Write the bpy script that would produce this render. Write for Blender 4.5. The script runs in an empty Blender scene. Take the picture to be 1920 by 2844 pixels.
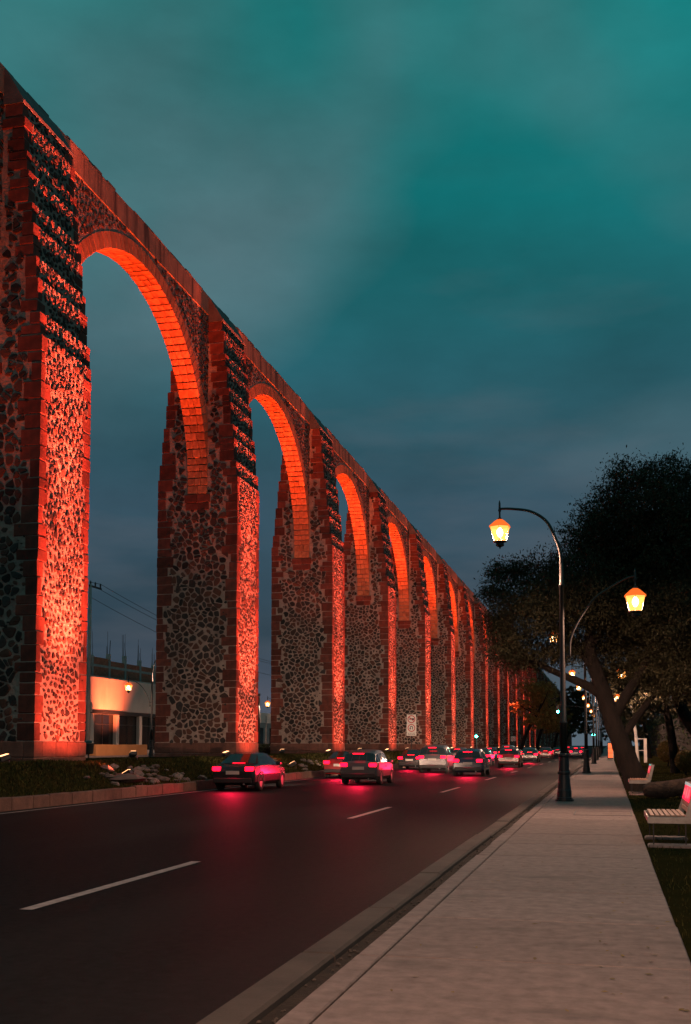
import bpy, math, random
import numpy as np
from mathutils import Vector, Matrix, Euler
random.seed(7); rng = np.random.default_rng(7)
S = bpy.context.scene
COL = S.collection
R = math.radians

# ------------------------------------------------------------------ camera
PITCH = R(4.0); FPX = 3000.0; PW, PH = 1920.0, 2844.0
YAW = math.atan((1690 - 960) * math.cos(PITCH) / FPX)
CZ = 1.6
cd = bpy.data.cameras.new('camera'); cam = bpy.data.objects.new('camera', cd); COL.objects.link(cam)
cd.sensor_fit = 'VERTICAL'; cd.sensor_height = 36.0; cd.sensor_width = 36.0 * PW / PH
cd.lens = FPX / PH * 36.0
cd.shift_x = 0.0
cd.shift_y = ((2070 - FPX * math.tan(PITCH)) - PH / 2) / PH
cd.clip_start = 0.1; cd.clip_end = 6000
cam.location = (0, 0, CZ); cam.rotation_euler = (math.pi / 2 + PITCH, 0, YAW)
S.camera = cam
S.render.resolution_x, S.render.resolution_y = 691, 1024

# ------------------------------------------------------------------ world: overcast dusk sky
SKYOFF = (14.0, 8.0, 0.3)
W = bpy.data.worlds.new('World'); S.world = W; W.use_nodes = True
nt = W.node_tree; nt.nodes.clear()
def nd(t, **kw):
    n = nt.nodes.new(t)
    for k, v in kw.items():
        if k in n.inputs: n.inputs[k].default_value = v
        else: setattr(n, k, v)
    return n
tc = nd('ShaderNodeTexCoord'); sep = nd('ShaderNodeSeparateXYZ'); nt.links.new(tc.outputs['Generated'], sep.inputs[0])
grad = nd('ShaderNodeValToRGB'); nt.links.new(sep.outputs['Z'], grad.inputs[0])
el = grad.color_ramp.elements
el[0].position = 0.0; el[0].color = (.070, .082, .120, 1)
el[1].position = 0.62; el[1].color = (.004, .212, .208, 1)
for p, c in ((.10, (.028, .054, .080, 1)), (.22, (.034, .078, .112, 1)), (.34, (.016, .100, .126, 1)), (.46, (.004, .142, .150, 1))):
    e = el.new(p); e.color = c
mp = nd('ShaderNodeMapping'); nt.links.new(tc.outputs['Generated'], mp.inputs[0])
mp.inputs['Scale'].default_value = (1.0, 1.0, 1.5); mp.inputs['Location'].default_value = SKYOFF
n1 = nd('ShaderNodeTexNoise', Scale=1.7, Detail=4.0, Roughness=.42); nt.links.new(mp.outputs[0], n1.inputs['Vector'])
n1.inputs['Distortion'].default_value = .35
cr = nd('ShaderNodeValToRGB'); nt.links.new(n1.outputs['Fac'], cr.inputs[0])
cr.color_ramp.elements[0].position = .44; cr.color_ramp.elements[0].color = (0, 0, 0, 1)
cr.color_ramp.elements[1].position = .72; cr.color_ramp.elements[1].color = (1, 1, 1, 1)
mx = nd('ShaderNodeMix', data_type='RGBA'); nt.links.new(cr.outputs[0], mx.inputs['Factor'])
nt.links.new(grad.outputs[0], mx.inputs['A'])
mx.inputs['B'].default_value = (.118, .182, .210, 1)
mp2 = nd('ShaderNodeMapping'); nt.links.new(tc.outputs['Generated'], mp2.inputs[0]); mp2.inputs['Scale'].default_value = (1, 1, 2.2); mp2.inputs['Location'].default_value = (3.1, 1.2, .4)
n2 = nd('ShaderNodeTexNoise', Scale=3.4, Detail=8.0, Roughness=.56); nt.links.new(mp2.outputs[0], n2.inputs['Vector'])
mr = nd('ShaderNodeMapRange'); nt.links.new(n2.outputs['Fac'], mr.inputs['Value'])
mr.inputs['From Min'].default_value = .3; mr.inputs['From Max'].default_value = .72; mr.inputs['To Min'].default_value = .74; mr.inputs['To Max'].default_value = 1.24
mul = nd('ShaderNodeMix', data_type='RGBA', blend_type='MULTIPLY'); mul.inputs['Factor'].default_value = 1
nt.links.new(mx.outputs['Result'], mul.inputs['A']); nt.links.new(mr.outputs[0], mul.inputs['B'])
# faint warm-grey cloud streaks low in the sky
mp3 = nd('ShaderNodeMapping'); nt.links.new(tc.outputs['Generated'], mp3.inputs[0]); mp3.inputs['Scale'].default_value = (1, 1, 4.5); mp3.inputs['Location'].default_value = (6.1, 2.2, 1.4)
n3 = nd('ShaderNodeTexNoise', Scale=3.2, Detail=6.0, Roughness=.5); nt.links.new(mp3.outputs[0], n3.inputs['Vector'])
m3 = nd('ShaderNodeMapRange'); nt.links.new(n3.outputs['Fac'], m3.inputs['Value']); m3.inputs['From Min'].default_value = .50; m3.inputs['From Max'].default_value = .80; m3.inputs['To Max'].default_value = .42
fade = nd('ShaderNodeMapRange'); nt.links.new(sep.outputs['Z'], fade.inputs['Value']); fade.inputs['From Min'].default_value = .50; fade.inputs['From Max'].default_value = .25
m4 = nd('ShaderNodeMath', operation='MULTIPLY'); nt.links.new(m3.outputs[0], m4.inputs[0]); nt.links.new(fade.outputs[0], m4.inputs[1])
warm = nd('ShaderNodeMix', data_type='RGBA'); nt.links.new(m4.outputs[0], warm.inputs['Factor']); nt.links.new(mul.outputs['Result'], warm.inputs['A']); warm.inputs['B'].default_value = (.150, .150, .178, 1)
sky = nd('ShaderNodeTexSky'); sky.sky_type = 'NISHITA'; sky.sun_disc = False
sky.sun_elevation = R(0.5); sky.sun_rotation = R(200)
skm = nd('ShaderNodeMix', data_type='RGBA', blend_type='ADD'); skm.inputs['Factor'].default_value = .004
nt.links.new(warm.outputs['Result'], skm.inputs['A']); nt.links.new(sky.outputs[0], skm.inputs['B'])
bg = nd('ShaderNodeBackground', Strength=1.0); out = nd('ShaderNodeOutputWorld')
nt.links.new(skm.outputs['Result'], bg.inputs[0]); nt.links.new(bg.outputs[0], out.inputs[0])
# last trace of sunset behind the clouds
sd = bpy.data.lights.new('sun', 'SUN'); sd.energy = .03; sd.angle = R(25); sd.color = (1, .75, .6)
so = bpy.data.objects.new('sun', sd); COL.objects.link(so); so.rotation_euler = (R(80), 0, R(20))
S.view_settings.view_transform = 'Standard'; S.view_settings.look = 'None'
S.view_settings.exposure = 0; S.view_settings.gamma = 1; S.view_settings.use_curve_mapping = False
S.cycles.max_bounces = 5; S.cycles.diffuse_bounces = 2; S.cycles.glossy_bounces = 3
S.cycles.transparent_max_bounces = 8; S.cycles.sample_clamp_indirect = 3; S.cycles.use_denoising = True
S.cycles.caustics_reflective = False; S.cycles.caustics_refractive = False

# ------------------------------------------------------------------ materials
MATS = {}
def mat(name, col, col2=None, scale=3.0, rough=.9, bump=0.0, bscale=20.0, metal=0.0, emit=None, estr=0.0,
        vary=0.0, stain=None, stretch=None, spec=.3, detail=6.0, bdist=.02, hue=None):
    m = bpy.data.materials.new(name); m.use_nodes = True; MATS[name] = m
    t = m.node_tree; b = t.nodes['Principled BSDF']
    b.inputs['Roughness'].default_value = rough; b.inputs['Metallic'].default_value = metal
    b.inputs['Specular IOR Level'].default_value = spec
    c4 = (*col, 1)
    b.inputs['Base Color'].default_value = c4
    last = None
    if col2 is not None or bump or stain:
        tc = t.nodes.new('ShaderNodeTexCoord'); mpn = t.nodes.new('ShaderNodeMapping'); t.links.new(tc.outputs['Object'], mpn.inputs[0])
        if stretch: mpn.inputs['Scale'].default_value = stretch
    if col2 is not None:
        n = t.nodes.new('ShaderNodeTexNoise'); n.inputs['Scale'].default_value = scale; n.inputs['Detail'].default_value = detail; n.inputs['Roughness'].default_value = .62
        t.links.new(mpn.outputs[0], n.inputs['Vector'])
        r = t.nodes.new('ShaderNodeValToRGB'); r.color_ramp.elements[0].position = .34; r.color_ramp.elements[1].position = .68
        r.color_ramp.elements[0].color = c4; r.color_ramp.elements[1].color = (*col2, 1)
        t.links.new(n.outputs['Fac'], r.inputs[0]); last = r.outputs[0]
    if stain:   # (colour, scale, stretch xyz, lo, hi)
        m2 = t.nodes.new('ShaderNodeMapping'); t.links.new(tc.outputs['Object'], m2.inputs[0]); m2.inputs['Scale'].default_value = stain[2]
        n = t.nodes.new('ShaderNodeTexNoise'); n.inputs['Scale'].default_value = stain[1]; n.inputs['Detail'].default_value = 5
        t.links.new(m2.outputs[0], n.inputs['Vector'])
        r = t.nodes.new('ShaderNodeMapRange'); r.inputs['From Min'].default_value = stain[3]; r.inputs['From Max'].default_value = stain[4]
        t.links.new(n.outputs['Fac'], r.inputs['Value'])
        x = t.nodes.new('ShaderNodeMix'); x.data_type = 'RGBA'; t.links.new(r.outputs[0], x.inputs['Factor'])
        if last: t.links.new(last, x.inputs['A'])
        else: x.inputs['A'].default_value = c4
        x.inputs['B'].default_value = (*stain[0], 1); last = x.outputs['Result']
    if vary:
        g = t.nodes.new('ShaderNodeNewGeometry'); oi = t.nodes.new('ShaderNodeObjectInfo')
        ad = t.nodes.new('ShaderNodeMath'); ad.operation = 'ADD'; t.links.new(g.outputs['Random Per Island'], ad.inputs[0]); t.links.new(oi.outputs['Random'], ad.inputs[1])
        fr = t.nodes.new('ShaderNodeMath'); fr.operation = 'FRACT'; t.links.new(ad.outputs[0], fr.inputs[0])
        r = t.nodes.new('ShaderNodeMapRange'); t.links.new(fr.outputs[0], r.inputs['Value'])
        r.inputs['To Min'].default_value = 1 - vary; r.inputs['To Max'].default_value = 1 + vary
        x = t.nodes.new('ShaderNodeMix'); x.data_type = 'RGBA'; x.blend_type = 'MULTIPLY'; x.inputs['Factor'].default_value = 1
        if last: t.links.new(last, x.inputs['A'])
        else: x.inputs['A'].default_value = c4
        t.links.new(r.outputs[0], x.inputs['B']); last = x.outputs['Result']
        if hue:
            w = t.nodes.new('ShaderNodeMath'); w.operation = 'MULTIPLY'; w.inputs[1].default_value = 7.31; t.links.new(fr.outputs[0], w.inputs[0])
            w2 = t.nodes.new('ShaderNodeMath'); w2.operation = 'FRACT'; t.links.new(w.outputs[0], w2.inputs[0])
            w3 = t.nodes.new('ShaderNodeMapRange'); w3.inputs['From Min'].default_value = .30; w3.inputs['From Max'].default_value = 1.0; t.links.new(w2.outputs[0], w3.inputs['Value'])
            x = t.nodes.new('ShaderNodeMix'); x.data_type = 'RGBA'; t.links.new(w3.outputs[0], x.inputs['Factor']); t.links.new(last, x.inputs['A'])
            x.inputs['B'].default_value = (*hue, 1); last = x.outputs['Result']
    if last: t.links.new(last, b.inputs['Base Color'])
    if bump:
        n = t.nodes.new('ShaderNodeTexNoise'); n.inputs['Scale'].default_value = bscale; n.inputs['Detail'].default_value = 6; n.inputs['Roughness'].default_value = .65
        t.links.new(mpn.outputs[0], n.inputs['Vector'])
        bp = t.nodes.new('ShaderNodeBump'); bp.inputs['Strength'].default_value = bump; bp.inputs['Distance'].default_value = bdist
        t.links.new(n.outputs['Fac'], bp.inputs['Height']); t.links.new(bp.outputs[0], b.inputs['Normal'])
    if emit:
        b.inputs['Emission Color'].default_value = (*emit, 1); b.inputs['Emission Strength'].default_value = estr
    return m
def glass_lit(name, col, estr, fac=.5):   # frosted lantern glass: lets the bulb's light through and glows
    m = bpy.data.materials.new(name); m.use_nodes = True; MATS[name] = m; t = m.node_tree; t.nodes.clear()
    o = t.nodes.new('ShaderNodeOutputMaterial'); e = t.nodes.new('ShaderNodeEmission'); tr = t.nodes.new('ShaderNodeBsdfTransparent'); x = t.nodes.new('ShaderNodeMixShader')
    e.inputs[0].default_value = (*col, 1); e.inputs[1].default_value = estr; x.inputs[0].default_value = fac
    t.links.new(tr.outputs[0], x.inputs[1]); t.links.new(e.outputs[0], x.inputs[2]); t.links.new(x.outputs[0], o.inputs[0])
    return m

mat('mortar', (.46, .335, .275), (.27, .195, .16), 3.0, .95, 1.0, 7.0, bdist=.12, stain=((.13, .11, .10), .55, (1, 1, .6), .52, .78))
mat('basalt', (.048, .036, .032), (.026, .021, .020), 9, .85, .9, 18, vary=.5, hue=(.130, .052, .034), bdist=.04)
mat('cantera', (.195, .052, .034), (.110, .032, .023), 3.5, .92, .7, 24, vary=.38, bdist=.02, stain=((.065, .026, .021), 1.1, (1, 1, 1), .5, .8))
mat('plinth', (.20, .085, .06), (.12, .055, .042), 3.5, .95, .8, 18, vary=.25, bdist=.03)
mat('voussoir', (.52, .215, .105), (.40, .140, .07), 2.8, .9, .7, 20, vary=.25, bdist=.02, stain=((.16, .06, .035), 1.6, (1, 1, 1), .55, .78))
mat('plaster', (.34, .215, .150), (.25, .155, .110), 1.6, .95, .6, 14, stain=((.075, .055, .048), 1.2, (1, 2.2, .18), .50, .66), bdist=.02)
mat('coping', (.15, .13, .12), (.09, .082, .078), 2.0, .95, .6, 12)
mat('asphalt', (.0150, .0158, .0172), (.0070, .0076, .0084), 9.0, .62, .8, 120, detail=14, stain=((.021, .021, .022), .35, (1, .18, 1), .5, .75), spec=.012, bdist=.006)
mat('paint', (.40, .32, .30), (.22, .18, .17), 7, .75, .3, 60)
mat('concrete', (.255, .192, .176), (.158, .118, .109), 7.0, .92, .6, 50, detail=14, vary=.13, stain=((.098, .080, .074), .9, (1.0, 2.6, 1), .56, .82), bdist=.006)
mat('kerb', (.085, .066, .056), (.052, .041, .036), 1.6, .92, .5, 40, vary=.12, bdist=.01)
mat('old_kerb', (.15, .085, .062), (.085, .052, .042), 3, .95, .9, 16, vary=.15, bdist=.03)
mat('soil', (.045, .030, .022), (.022, .016, .013), 6, .98, 1.0, 30, bdist=.03)
mat('lawn', (.016, .017, .006), (.028, .022, .008), 1.3, 1.0, .8, 30, bdist=.03, spec=.0)
mat('blade', (.036, .040, .012), (.052, .040, .014), 2, .9, vary=.5, spec=.02)
mat('rock', (.17, .135, .118), (.09, .075, .067), 3, .92, .8, 12, vary=.3, bdist=.03)
mat('iron', (.012, .012, .012), rough=.42, metal=.0, spec=.5, bump=.15, bscale=60)
mat('steel', (.42, .40, .37), (.25, .24, .22), 5, .42, metal=.85, bump=.2, bscale=30)
mat('slat', (.46, .27, .19), (.33, .19, .13), 4, .7, stretch=(1, .15, 1), bump=.3, bscale=30)
mat('bark', (.014, .010, .008), (.006, .005, .004), 7, .95, 1.0, 14, stretch=(1, 1, .35), bdist=.06)
mat('log_bark', (.115, .072, .052), (.034, .024, .019), 4, .95, 1.0, 10, bdist=.08)
mat('leaf', (.034, .032, .013), (.020, .021, .009), 1.0, .75, vary=.5)
mat('leaf_warm', (.200, .120, .030), (.110, .080, .022), .5, .75, vary=.4)  # trees on the reservation get their orange floodlighting through this leaf colour
mat('hedge_leaf', (.035, .045, .018), (.02, .028, .012), 1.0, .8, vary=.4)
mat('stucco', (.66, .54, .47), (.56, .45, .39), .5, .95, .3, 20, stain=((.36, .28, .24), .6, (1, .6, .25), .56, .8))
mat('brick', (.40, .13, .08), (.26, .09, .06), 3, .95, .8, 12, vary=.2)
mat('grey_concrete', (.34, .325, .31), (.22, .21, .205), 1.5, .95, .5, 15)
mat('dark_glass', (.012, .013, .014), rough=.08, spec=.6)
mat('ochre', (.52, .235, .09), (.42, .185, .07), .8, .95, .3, 15)
mat('white_paint', (.72, .67, .62), (.55, .51, .47), 4, .7)
mat('dark_metal', (.02, .02, .022), rough=.5, spec=.4)
mat('sign_white', (.78, .73, .66), rough=.55)
mat('sign_red', (.55, .03, .03), rough=.55)
mat('sign_black', (.02, .02, .02), rough=.6)
mat('rubber', (.016, .016, .016), rough=.8)
mat('alloy', (.35, .35, .36), rough=.35, metal=.8)
mat('car_black', (.012, .012, .014), rough=.22, spec=.6)
mat('car_grey', (.07, .072, .078), rough=.28, metal=.3, spec=.6)
mat('car_red', (.16, .010, .012), rough=.25, spec=.6)
mat('car_silver', (.24, .24, .25), rough=.3, metal=.5)
mat('car_blue', (.012, .022, .05), rough=.25, spec=.6)
mat('car_trim', (.015, .015, .016), rough=.55)
mat('tail_red', (.3, .0, .02), emit=(1.0, .002, .014), estr=10)
mat('head_lamp', (.6, .6, .6), emit=(1.0, .72, .5), estr=12)
mat('tail_far', (.3, .0, .02), emit=(1.0, .02, .04), estr=14)
mat('plate', (.32, .32, .30), rough=.5)
mat('green_lamp', (.0, .2, .15), emit=(.05, 1.0, .74), estr=60)
mat('off_lamp', (.02, .01, .01), rough=.3)
mat('flood_lens', (1, 1, 1), emit=(1.0, .42, .16), estr=4)
mat('glow_red', (.5, .01, .05), emit=(1.0, .01, .07), estr=.5, rough=.3)
mat('glow_pink', (.6, .2, .2), emit=(1.0, .22, .24), estr=.6, rough=.3)
mat('glow_cyan', (.02, .5, .5), emit=(.0, .62, .62), estr=.45, rough=.3)
mat('ad_warm', (.5, .1, .04), emit=(1.0, .16, .05), estr=1.1, rough=.4)
mat('far_light', (1, 1, 1), emit=(1.0, .5, .25), estr=6)
glass_lit('lantern_glass', (1.0, .38, .075), 3.0, .6)
glass_lit('bulb', (1.0, .70, .36), 60.0, .5)
glass_lit('lantern_top', (1.0, .15, .02), 1.2, .85)

# ------------------------------------------------------------------ helpers
class MB:
    def __init__(s): s.v = []; s.f = []; s.m = []
    def add(s, vs, fs, mi=0):
        b = len(s.v); s.v.extend([tuple(p) for p in vs]); s.f.extend([tuple(i + b for i in f) for f in fs]); s.m.extend([mi] * len(fs)); return s
    def box(s, x0, x1, y0, y1, z0, z1, mi=0, bev=0.0):
        if bev:
            b = bev; vs = []; 
            for (z, k) in ((z0, b), (z0 + b, 0), (z1 - b, 0), (z1, b)):
                for (sx, sy) in ((0, 0), (1, 0), (1, 1), (0, 1)):
                    vs.append(((x1 - k) if sx else (x0 + k), (y1 - k) if sy else (y0 + k), z))
            fs = [(3, 2, 1, 0), (12, 13, 14, 15)]
            for L in range(3):
                for i in range(4):
                    j = (i + 1) % 4; fs.append((L * 4 + i, L * 4 + j, L * 4 + 4 + j, L * 4 + 4 + i))
            return s.add(vs, fs, mi)
        vs = [(x0, y0, z0), (x1, y0, z0), (x1, y1, z0), (x0, y1, z0), (x0, y0, z1), (x1, y0, z1), (x1, y1, z1), (x0, y1, z1)]
        return s.add(vs, [(3, 2, 1, 0), (4, 5, 6, 7), (0, 1, 5, 4), (1, 2, 6, 5), (2, 3, 7, 6), (3, 0, 4, 7)], mi)
    def tube(s, pts, rad, n=8, mi=0, caps=True, rough=0.0):
        pts = [Vector(p) for p in pts]
        if not hasattr(rad, '__len__'): rad = [rad] * len(pts)
        vs = []; up = None
        for i, p in enumerate(pts):
            t = (pts[min(i + 1, len(pts) - 1)] - pts[max(i - 1, 0)]).normalized()
            if up is None: up = Vector((1, 0, 0)) if abs(t.x) < .9 else Vector((0, 1, 0))
            a = (up - t * up.dot(t)).normalized(); up = a; b = t.cross(a)
            for k in range(n):
                w = 2 * math.pi * k / n; vs.append(p + (a * math.cos(w) + b * math.sin(w)) * rad[i] * (1 + (rough * (math.sin(w * 3 + i * .5) * .6 + math.sin(w * 5 - i * .9 + 1) * .4 + random.uniform(-.5, .5)) if rough else 0)))
        fs = []
        for i in range(len(pts) - 1):
            for k in range(n):
                j = (k + 1) % n; fs.append((i * n + k, i * n + j, i * n + n + j, i * n + n + k))
        if caps: fs += [tuple(range(n - 1, -1, -1)), tuple(range((len(pts) - 1) * n, len(pts) * n))]
        return s.add(vs, fs, mi)
    def lathe(s, prof, n=12, c=(0, 0, 0), mi=0, rot=0.0):   # prof: (r, z)
        vs = []; fs = []
        for (r_, z) in prof:
            for k in range(n):
                w = 2 * math.pi * (k + .5) / n + rot; vs.append((c[0] + r_ * math.cos(w), c[1] + r_ * math.sin(w), c[2] + z))
        for i in range(len(prof) - 1):
            for k in range(n):
                j = (k + 1) % n; fs.append((i * n + k, i * n + j, i * n + n + j, i * n + n + k))
        fs += [tuple(range(n - 1, -1, -1)), tuple(range((len(prof) - 1) * n, len(prof) * n))]
        return s.add(vs, fs, mi)
    def mesh(s, name, mats, smooth=False):
        me = bpy.data.meshes.new(name); me.from_pydata(s.v, [], s.f)
        for m in (mats if isinstance(mats, (list, tuple)) else [mats]): me.materials.append(MATS[m])
        if any(s.m): me.polygons.foreach_set('material_index', s.m)
        if smooth: me.polygons.foreach_set('use_smooth', [True] * len(me.polygons))
        me.update(); return me
    def build(s, name, mats, parent=None, smooth=False, loc=None):
        o = bpy.data.objects.new(name, s.mesh(name, mats, smooth)); COL.objects.link(o)
        if parent: o.parent = parent
        if loc is not None: o.location = loc
        return o
def quads_mesh(name, P, matn):      # P: (N,4,3) array of loose quads
    me = bpy.data.meshes.new(name); n = len(P)
    me.vertices.add(n * 4); me.vertices.foreach_set('co', P.reshape(-1).astype(np.float32))
    me.loops.add(n * 4); me.loops.foreach_set('vertex_index', np.arange(n * 4, dtype=np.int32))
    me.polygons.add(n); me.polygons.foreach_set('loop_start', np.arange(0, n * 4, 4, dtype=np.int32)); me.polygons.foreach_set('loop_total', np.full(n, 4, dtype=np.int32))
    me.materials.append(MATS[matn]); me.update(calc_edges=True); return me
def tag(o, label=None, cat=None, group=None, kind=None):
    if label: o['label'] = label
    if cat: o['category'] = cat
    if group: o['group'] = group
    if kind: o['kind'] = kind
    return o
def empty(name, loc=(0, 0, 0), rz=0.0, label=None, cat=None, group=None):
    o = bpy.data.objects.new(name, None); COL.objects.link(o); o.location = loc; o.rotation_euler = (0, 0, rz); o.empty_display_size = .2
    return tag(o, label, cat, group)
def link(name, me, parent=None, loc=None):
    o = bpy.data.objects.new(name, me); COL.objects.link(o)
    if parent: o.parent = parent
    if loc is not None: o.location = loc
    return o
def copy_tree(o, parent=None):
    c = o.copy(); COL.objects.link(c); c.parent = parent
    for ch in o.children: copy_tree(ch, c)
    return c
def light(name, kind, loc, energy, col, parent=None, **kw):
    d = bpy.data.lights.new(name, kind); d.energy = energy; d.color = col
    for k, v in kw.items(): setattr(d, k, v)
    o = bpy.data.objects.new(name, d); COL.objects.link(o); o.location = loc
    if parent: o.parent = parent
    return o
# inverse projection used only to read real positions off the photograph: pixel + known plane -> point
_v = Vector((-math.sin(YAW) * math.cos(PITCH), math.cos(YAW) * math.cos(PITCH), math.sin(PITCH))); _r = Vector((math.cos(YAW), math.sin(YAW), 0)); _u = _r.cross(_v)
_cy = 2070 - FPX * math.tan(PITCH)
def at_y(x, y, Y):
    d = _v + _r * ((x - 960) / FPX) - _u * ((y - _cy) / FPX); t = Y / d.y
    return Vector((0, 0, CZ)) + d * t

# ------------------------------------------------------------------ ground, road, pavement
FAR = 2600
def struct(o): return tag(o, kind='structure')
m = MB(); m.box(-1500, 1500, -200, 4000, -1.2, -.42); struct(m.build('ground', 'lawn'))
m = MB(); m.box(-15.32, -2.36, -30, FAR, -.4, -.12); road = struct(m.build('road', 'asphalt'))
def dash(x, y0, y1, w=.15):
    mm = MB(); mm.add([(x - w / 2, y0, -.116), (x + w / 2, y0, -.116), (x + w / 2, y1, -.116), (x - w / 2, y1, -.116)], [(0, 1, 2, 3)])
    return mm.build('lane_dash', 'paint', road)
for lx in (-5.95,):
    for k in range(-1, 16):
        y0 = 10.35 + 14.55 * k + (0 if lx > -6 else random.uniform(-.4, .4))
        dash(lx + random.uniform(-.02, .02), y0, y0 + 4.85)
mm = MB(); mm.add([(-14.95, -30, -.116), (-14.83, -30, -.116), (-14.83, 400, -.116), (-14.95, 400, -.116)], [(0, 1, 2, 3)]); mm.build('edge_line', 'paint', road)
# near kerb, soil gap, pavement
kerb = struct(MB().box(-2.36, -2.07, 130, FAR, -.4, 0.0, bev=.02).build('kerb', 'kerb'))
y = -8.0
while y < 130:
    L = random.choice((2.4, 3.0, 3.6)); L = min(L, 130 - y); j = random.uniform(-.012, .012)
    MB().box(-2.355 + j, -2.075 + j, y + .008, y + L - .008, -.4, random.uniform(-.006, .006), bev=.022).build('kerb_stone', 'kerb', kerb); y += L
struct(MB().box(-2.07, -1.90, -10, FAR, -.4, -.055).build('soil_strip', 'soil'))
gv = MB()
for i in range(420):
    x = random.uniform(-2.06, -1.93); y = 3 + random.random() ** 1.6 * 45; s = random.uniform(.004, .02)
    gv.lathe([(s * .5, 0), (s, s * .5), (s * .4, s)], 5, (x, y, -.056))
tag(gv.build('gravel', 'kerb'), 'loose grit in the gap beside the pavement', 'gravel', kind='stuff')
pave = struct(MB().box(-1.90, .56, 130, FAR, -.4, 0.0, bev=.01).build('pavement', 'concrete'))
y = -4.0
while y < 130:
    L = 2.0 + random.uniform(-.15, .2); L = min(L, 130 - y)
    e0 = random.uniform(-.015, .015)
    MB().box(-1.905 + e0, -1.712, y + .004, y + L - .004, -.4, random.uniform(-.004, .003), bev=.010).build('edge_slab', 'concrete', pave)
    MB().box(-1.696, .56 + random.uniform(-.008, .008), y + .006, y + L - .006, -.4, random.uniform(-.004, .004), bev=.012).build('slab', 'concrete', pave)
    y += L
lit = []
for i in range(260):
    x = random.uniform(-1.6, .55) if random.random() < .5 else random.uniform(-.1, .56); y = 4 + random.random() ** 1.5 * 40; a_ = random.uniform(0, 6.28); l_ = random.uniform(.012, .04); w_ = l_ * .45; z_ = .008
    dx, dy = math.cos(a_) * l_, math.sin(a_) * l_; ex, ey = -math.sin(a_) * w_, math.cos(a_) * w_
    lit.append([(x - dx, y - dy, z_), (x + ex, y + ey, z_ + .006), (x + dx, y + dy, z_ + .004), (x - ex, y - ey, z_ + .002)])
tag(link('leaf_litter', quads_mesh('leaf_litter', np.array(lit), 'leaf_warm')), 'dry fallen leaves scattered over the pavement', 'leaves', kind='stuff')
# service cover let into the pavement
cv = empty('service_cover', (-.15, 26.3, 0), 0, 'rectangular concrete service cover flush in the pavement before the lamp post', 'cover')
MB().box(-.62, .62, -.75, .75, -.02, .006, bev=.004).build('lid', 'concrete', cv)
fr = MB(); 
for a in ((-.66, -.63, -.78, .78), (.63, .66, -.78, .78), (-.63, .63, -.78, -.755), (-.63, .63, .755, .78)): fr.box(*a, -.02, .008)
fr.build('frame', 'dark_metal', cv)
# lawn on the right
def heightmesh(name, x0, x1, y0, y1, nx, ny, fn, matn):
    mm = MB(); vs = []; fs = []
    for j in range(ny + 1):
        for i in range(nx + 1):
            X = x0 + (x1 - x0) * i / nx; Y = y0 + (y1 - y0) * (j / ny) ** 2.2 if ny > 30 else y0 + (y1 - y0) * j / ny
            vs.append((X, Y, fn(X, Y)))
    for j in range(ny):
        for i in range(nx):
            a = j * (nx + 1) + i; fs.append((a, a + 1, a + nx + 2, a + nx + 1))
    mm.add(vs, fs); return mm.build(name, matn, smooth=True)
def lawn_z(x, y): return -.045 + .05 * math.sin(x * 1.3 + y * .4) * math.sin(y * .7) * min(1, (x - .56) * .7) + .012 * (x - .56)
struct(heightmesh('lawn', .565, 60, -4, 1500, 40, 120, lawn_z, 'lawn'))
# central reservation (raised ground that carries the aqueduct)
def res_z(x, y):
    t = min(1, max(0, (-15.5 - x) / 2.8)); t = t * t * (3 - 2 * t)
    z = .20 + .80 * t
    if x < -23.6: z = 1.0 - .25 * min(1, (-23.6 - x) / 1.6)
    return z + .04 * math.sin(y * .9 + x) * math.sin(x * 2.1)
struct(heightmesh('reservation_lawn', -15.5, -25.6, -20, 1500, 34, 140, res_z, 'lawn'))
mk = struct(MB().box(-15.52, -15.32, 160, FAR, -.4, .24, bev=.02).build('reservation_kerb', 'old_kerb'))
y = -10.0
while y < 160:
    L = random.choice((.9, 1.1, 1.3)); L = min(L, 160 - y)
    MB().box(-15.53 + random.uniform(-.02, .02), -15.31 + random.uniform(-.015, .012), y + .012, y + L - .012, -.4, .235 + random.uniform(-.03, .02), bev=.03).build('kerb_stone', 'old_kerb', mk); y += L
struct(MB().box(-25.6, -25.4, -20, FAR, -.2, .80, bev=.02).build('far_kerb', 'kerb'))
struct(MB().box(-37.0, -25.6, -20, FAR, -.2, .66).build('far_road', 'asphalt'))
struct(MB().box(-90, -37.0, -20, FAR, -.2, .80, bev=.01).build('far_pavement', 'concrete'))

def blades(name, n, region, zf, h, w, label):
    xs = rng.uniform(region[0], region[1], n); ys = region[2] + (region[3] - region[2]) * rng.random(n) ** 1.7
    zs = np.array([zf(a, b) for a, b in zip(xs, ys)]); ang = rng.uniform(0, 2 * np.pi, n); hh = h * rng.uniform(.4, 1.2, n); ww = w * rng.uniform(.6, 1.3, n) * (1 + ys / 40)
    dx, dy = np.cos(ang) * ww, np.sin(ang) * ww; lx, ly = rng.normal(0, .4, n) * hh, rng.normal(0, .4, n) * hh
    P = np.zeros((n, 4, 3)); base = np.stack([xs, ys, zs - .01], 1)
    P[:, 0] = base - np.stack([dx, dy, 0 * dx], 1); P[:, 1] = base + np.stack([dx, dy, 0 * dx], 1)
    top = base + np.stack([lx, ly, hh], 1); P[:, 2] = top + np.stack([dx, dy, 0 * dx], 1) * .25; P[:, 3] = top - np.stack([dx, dy, 0 * dx], 1) * .25
    return tag(link(name, quads_mesh(name, P, 'blade')), label, 'grass', kind='stuff')
blades('grass', 46000, (.58, 9, 4, 90), lawn_z, .055, .006, 'short dry grass beside the pavement under the trees')
blades('reservation_grass', 42000, (-18.9, -15.55, 18, 110), res_z, .10, .012, 'grass growing on the raised reservation in front of the piers')

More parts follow.
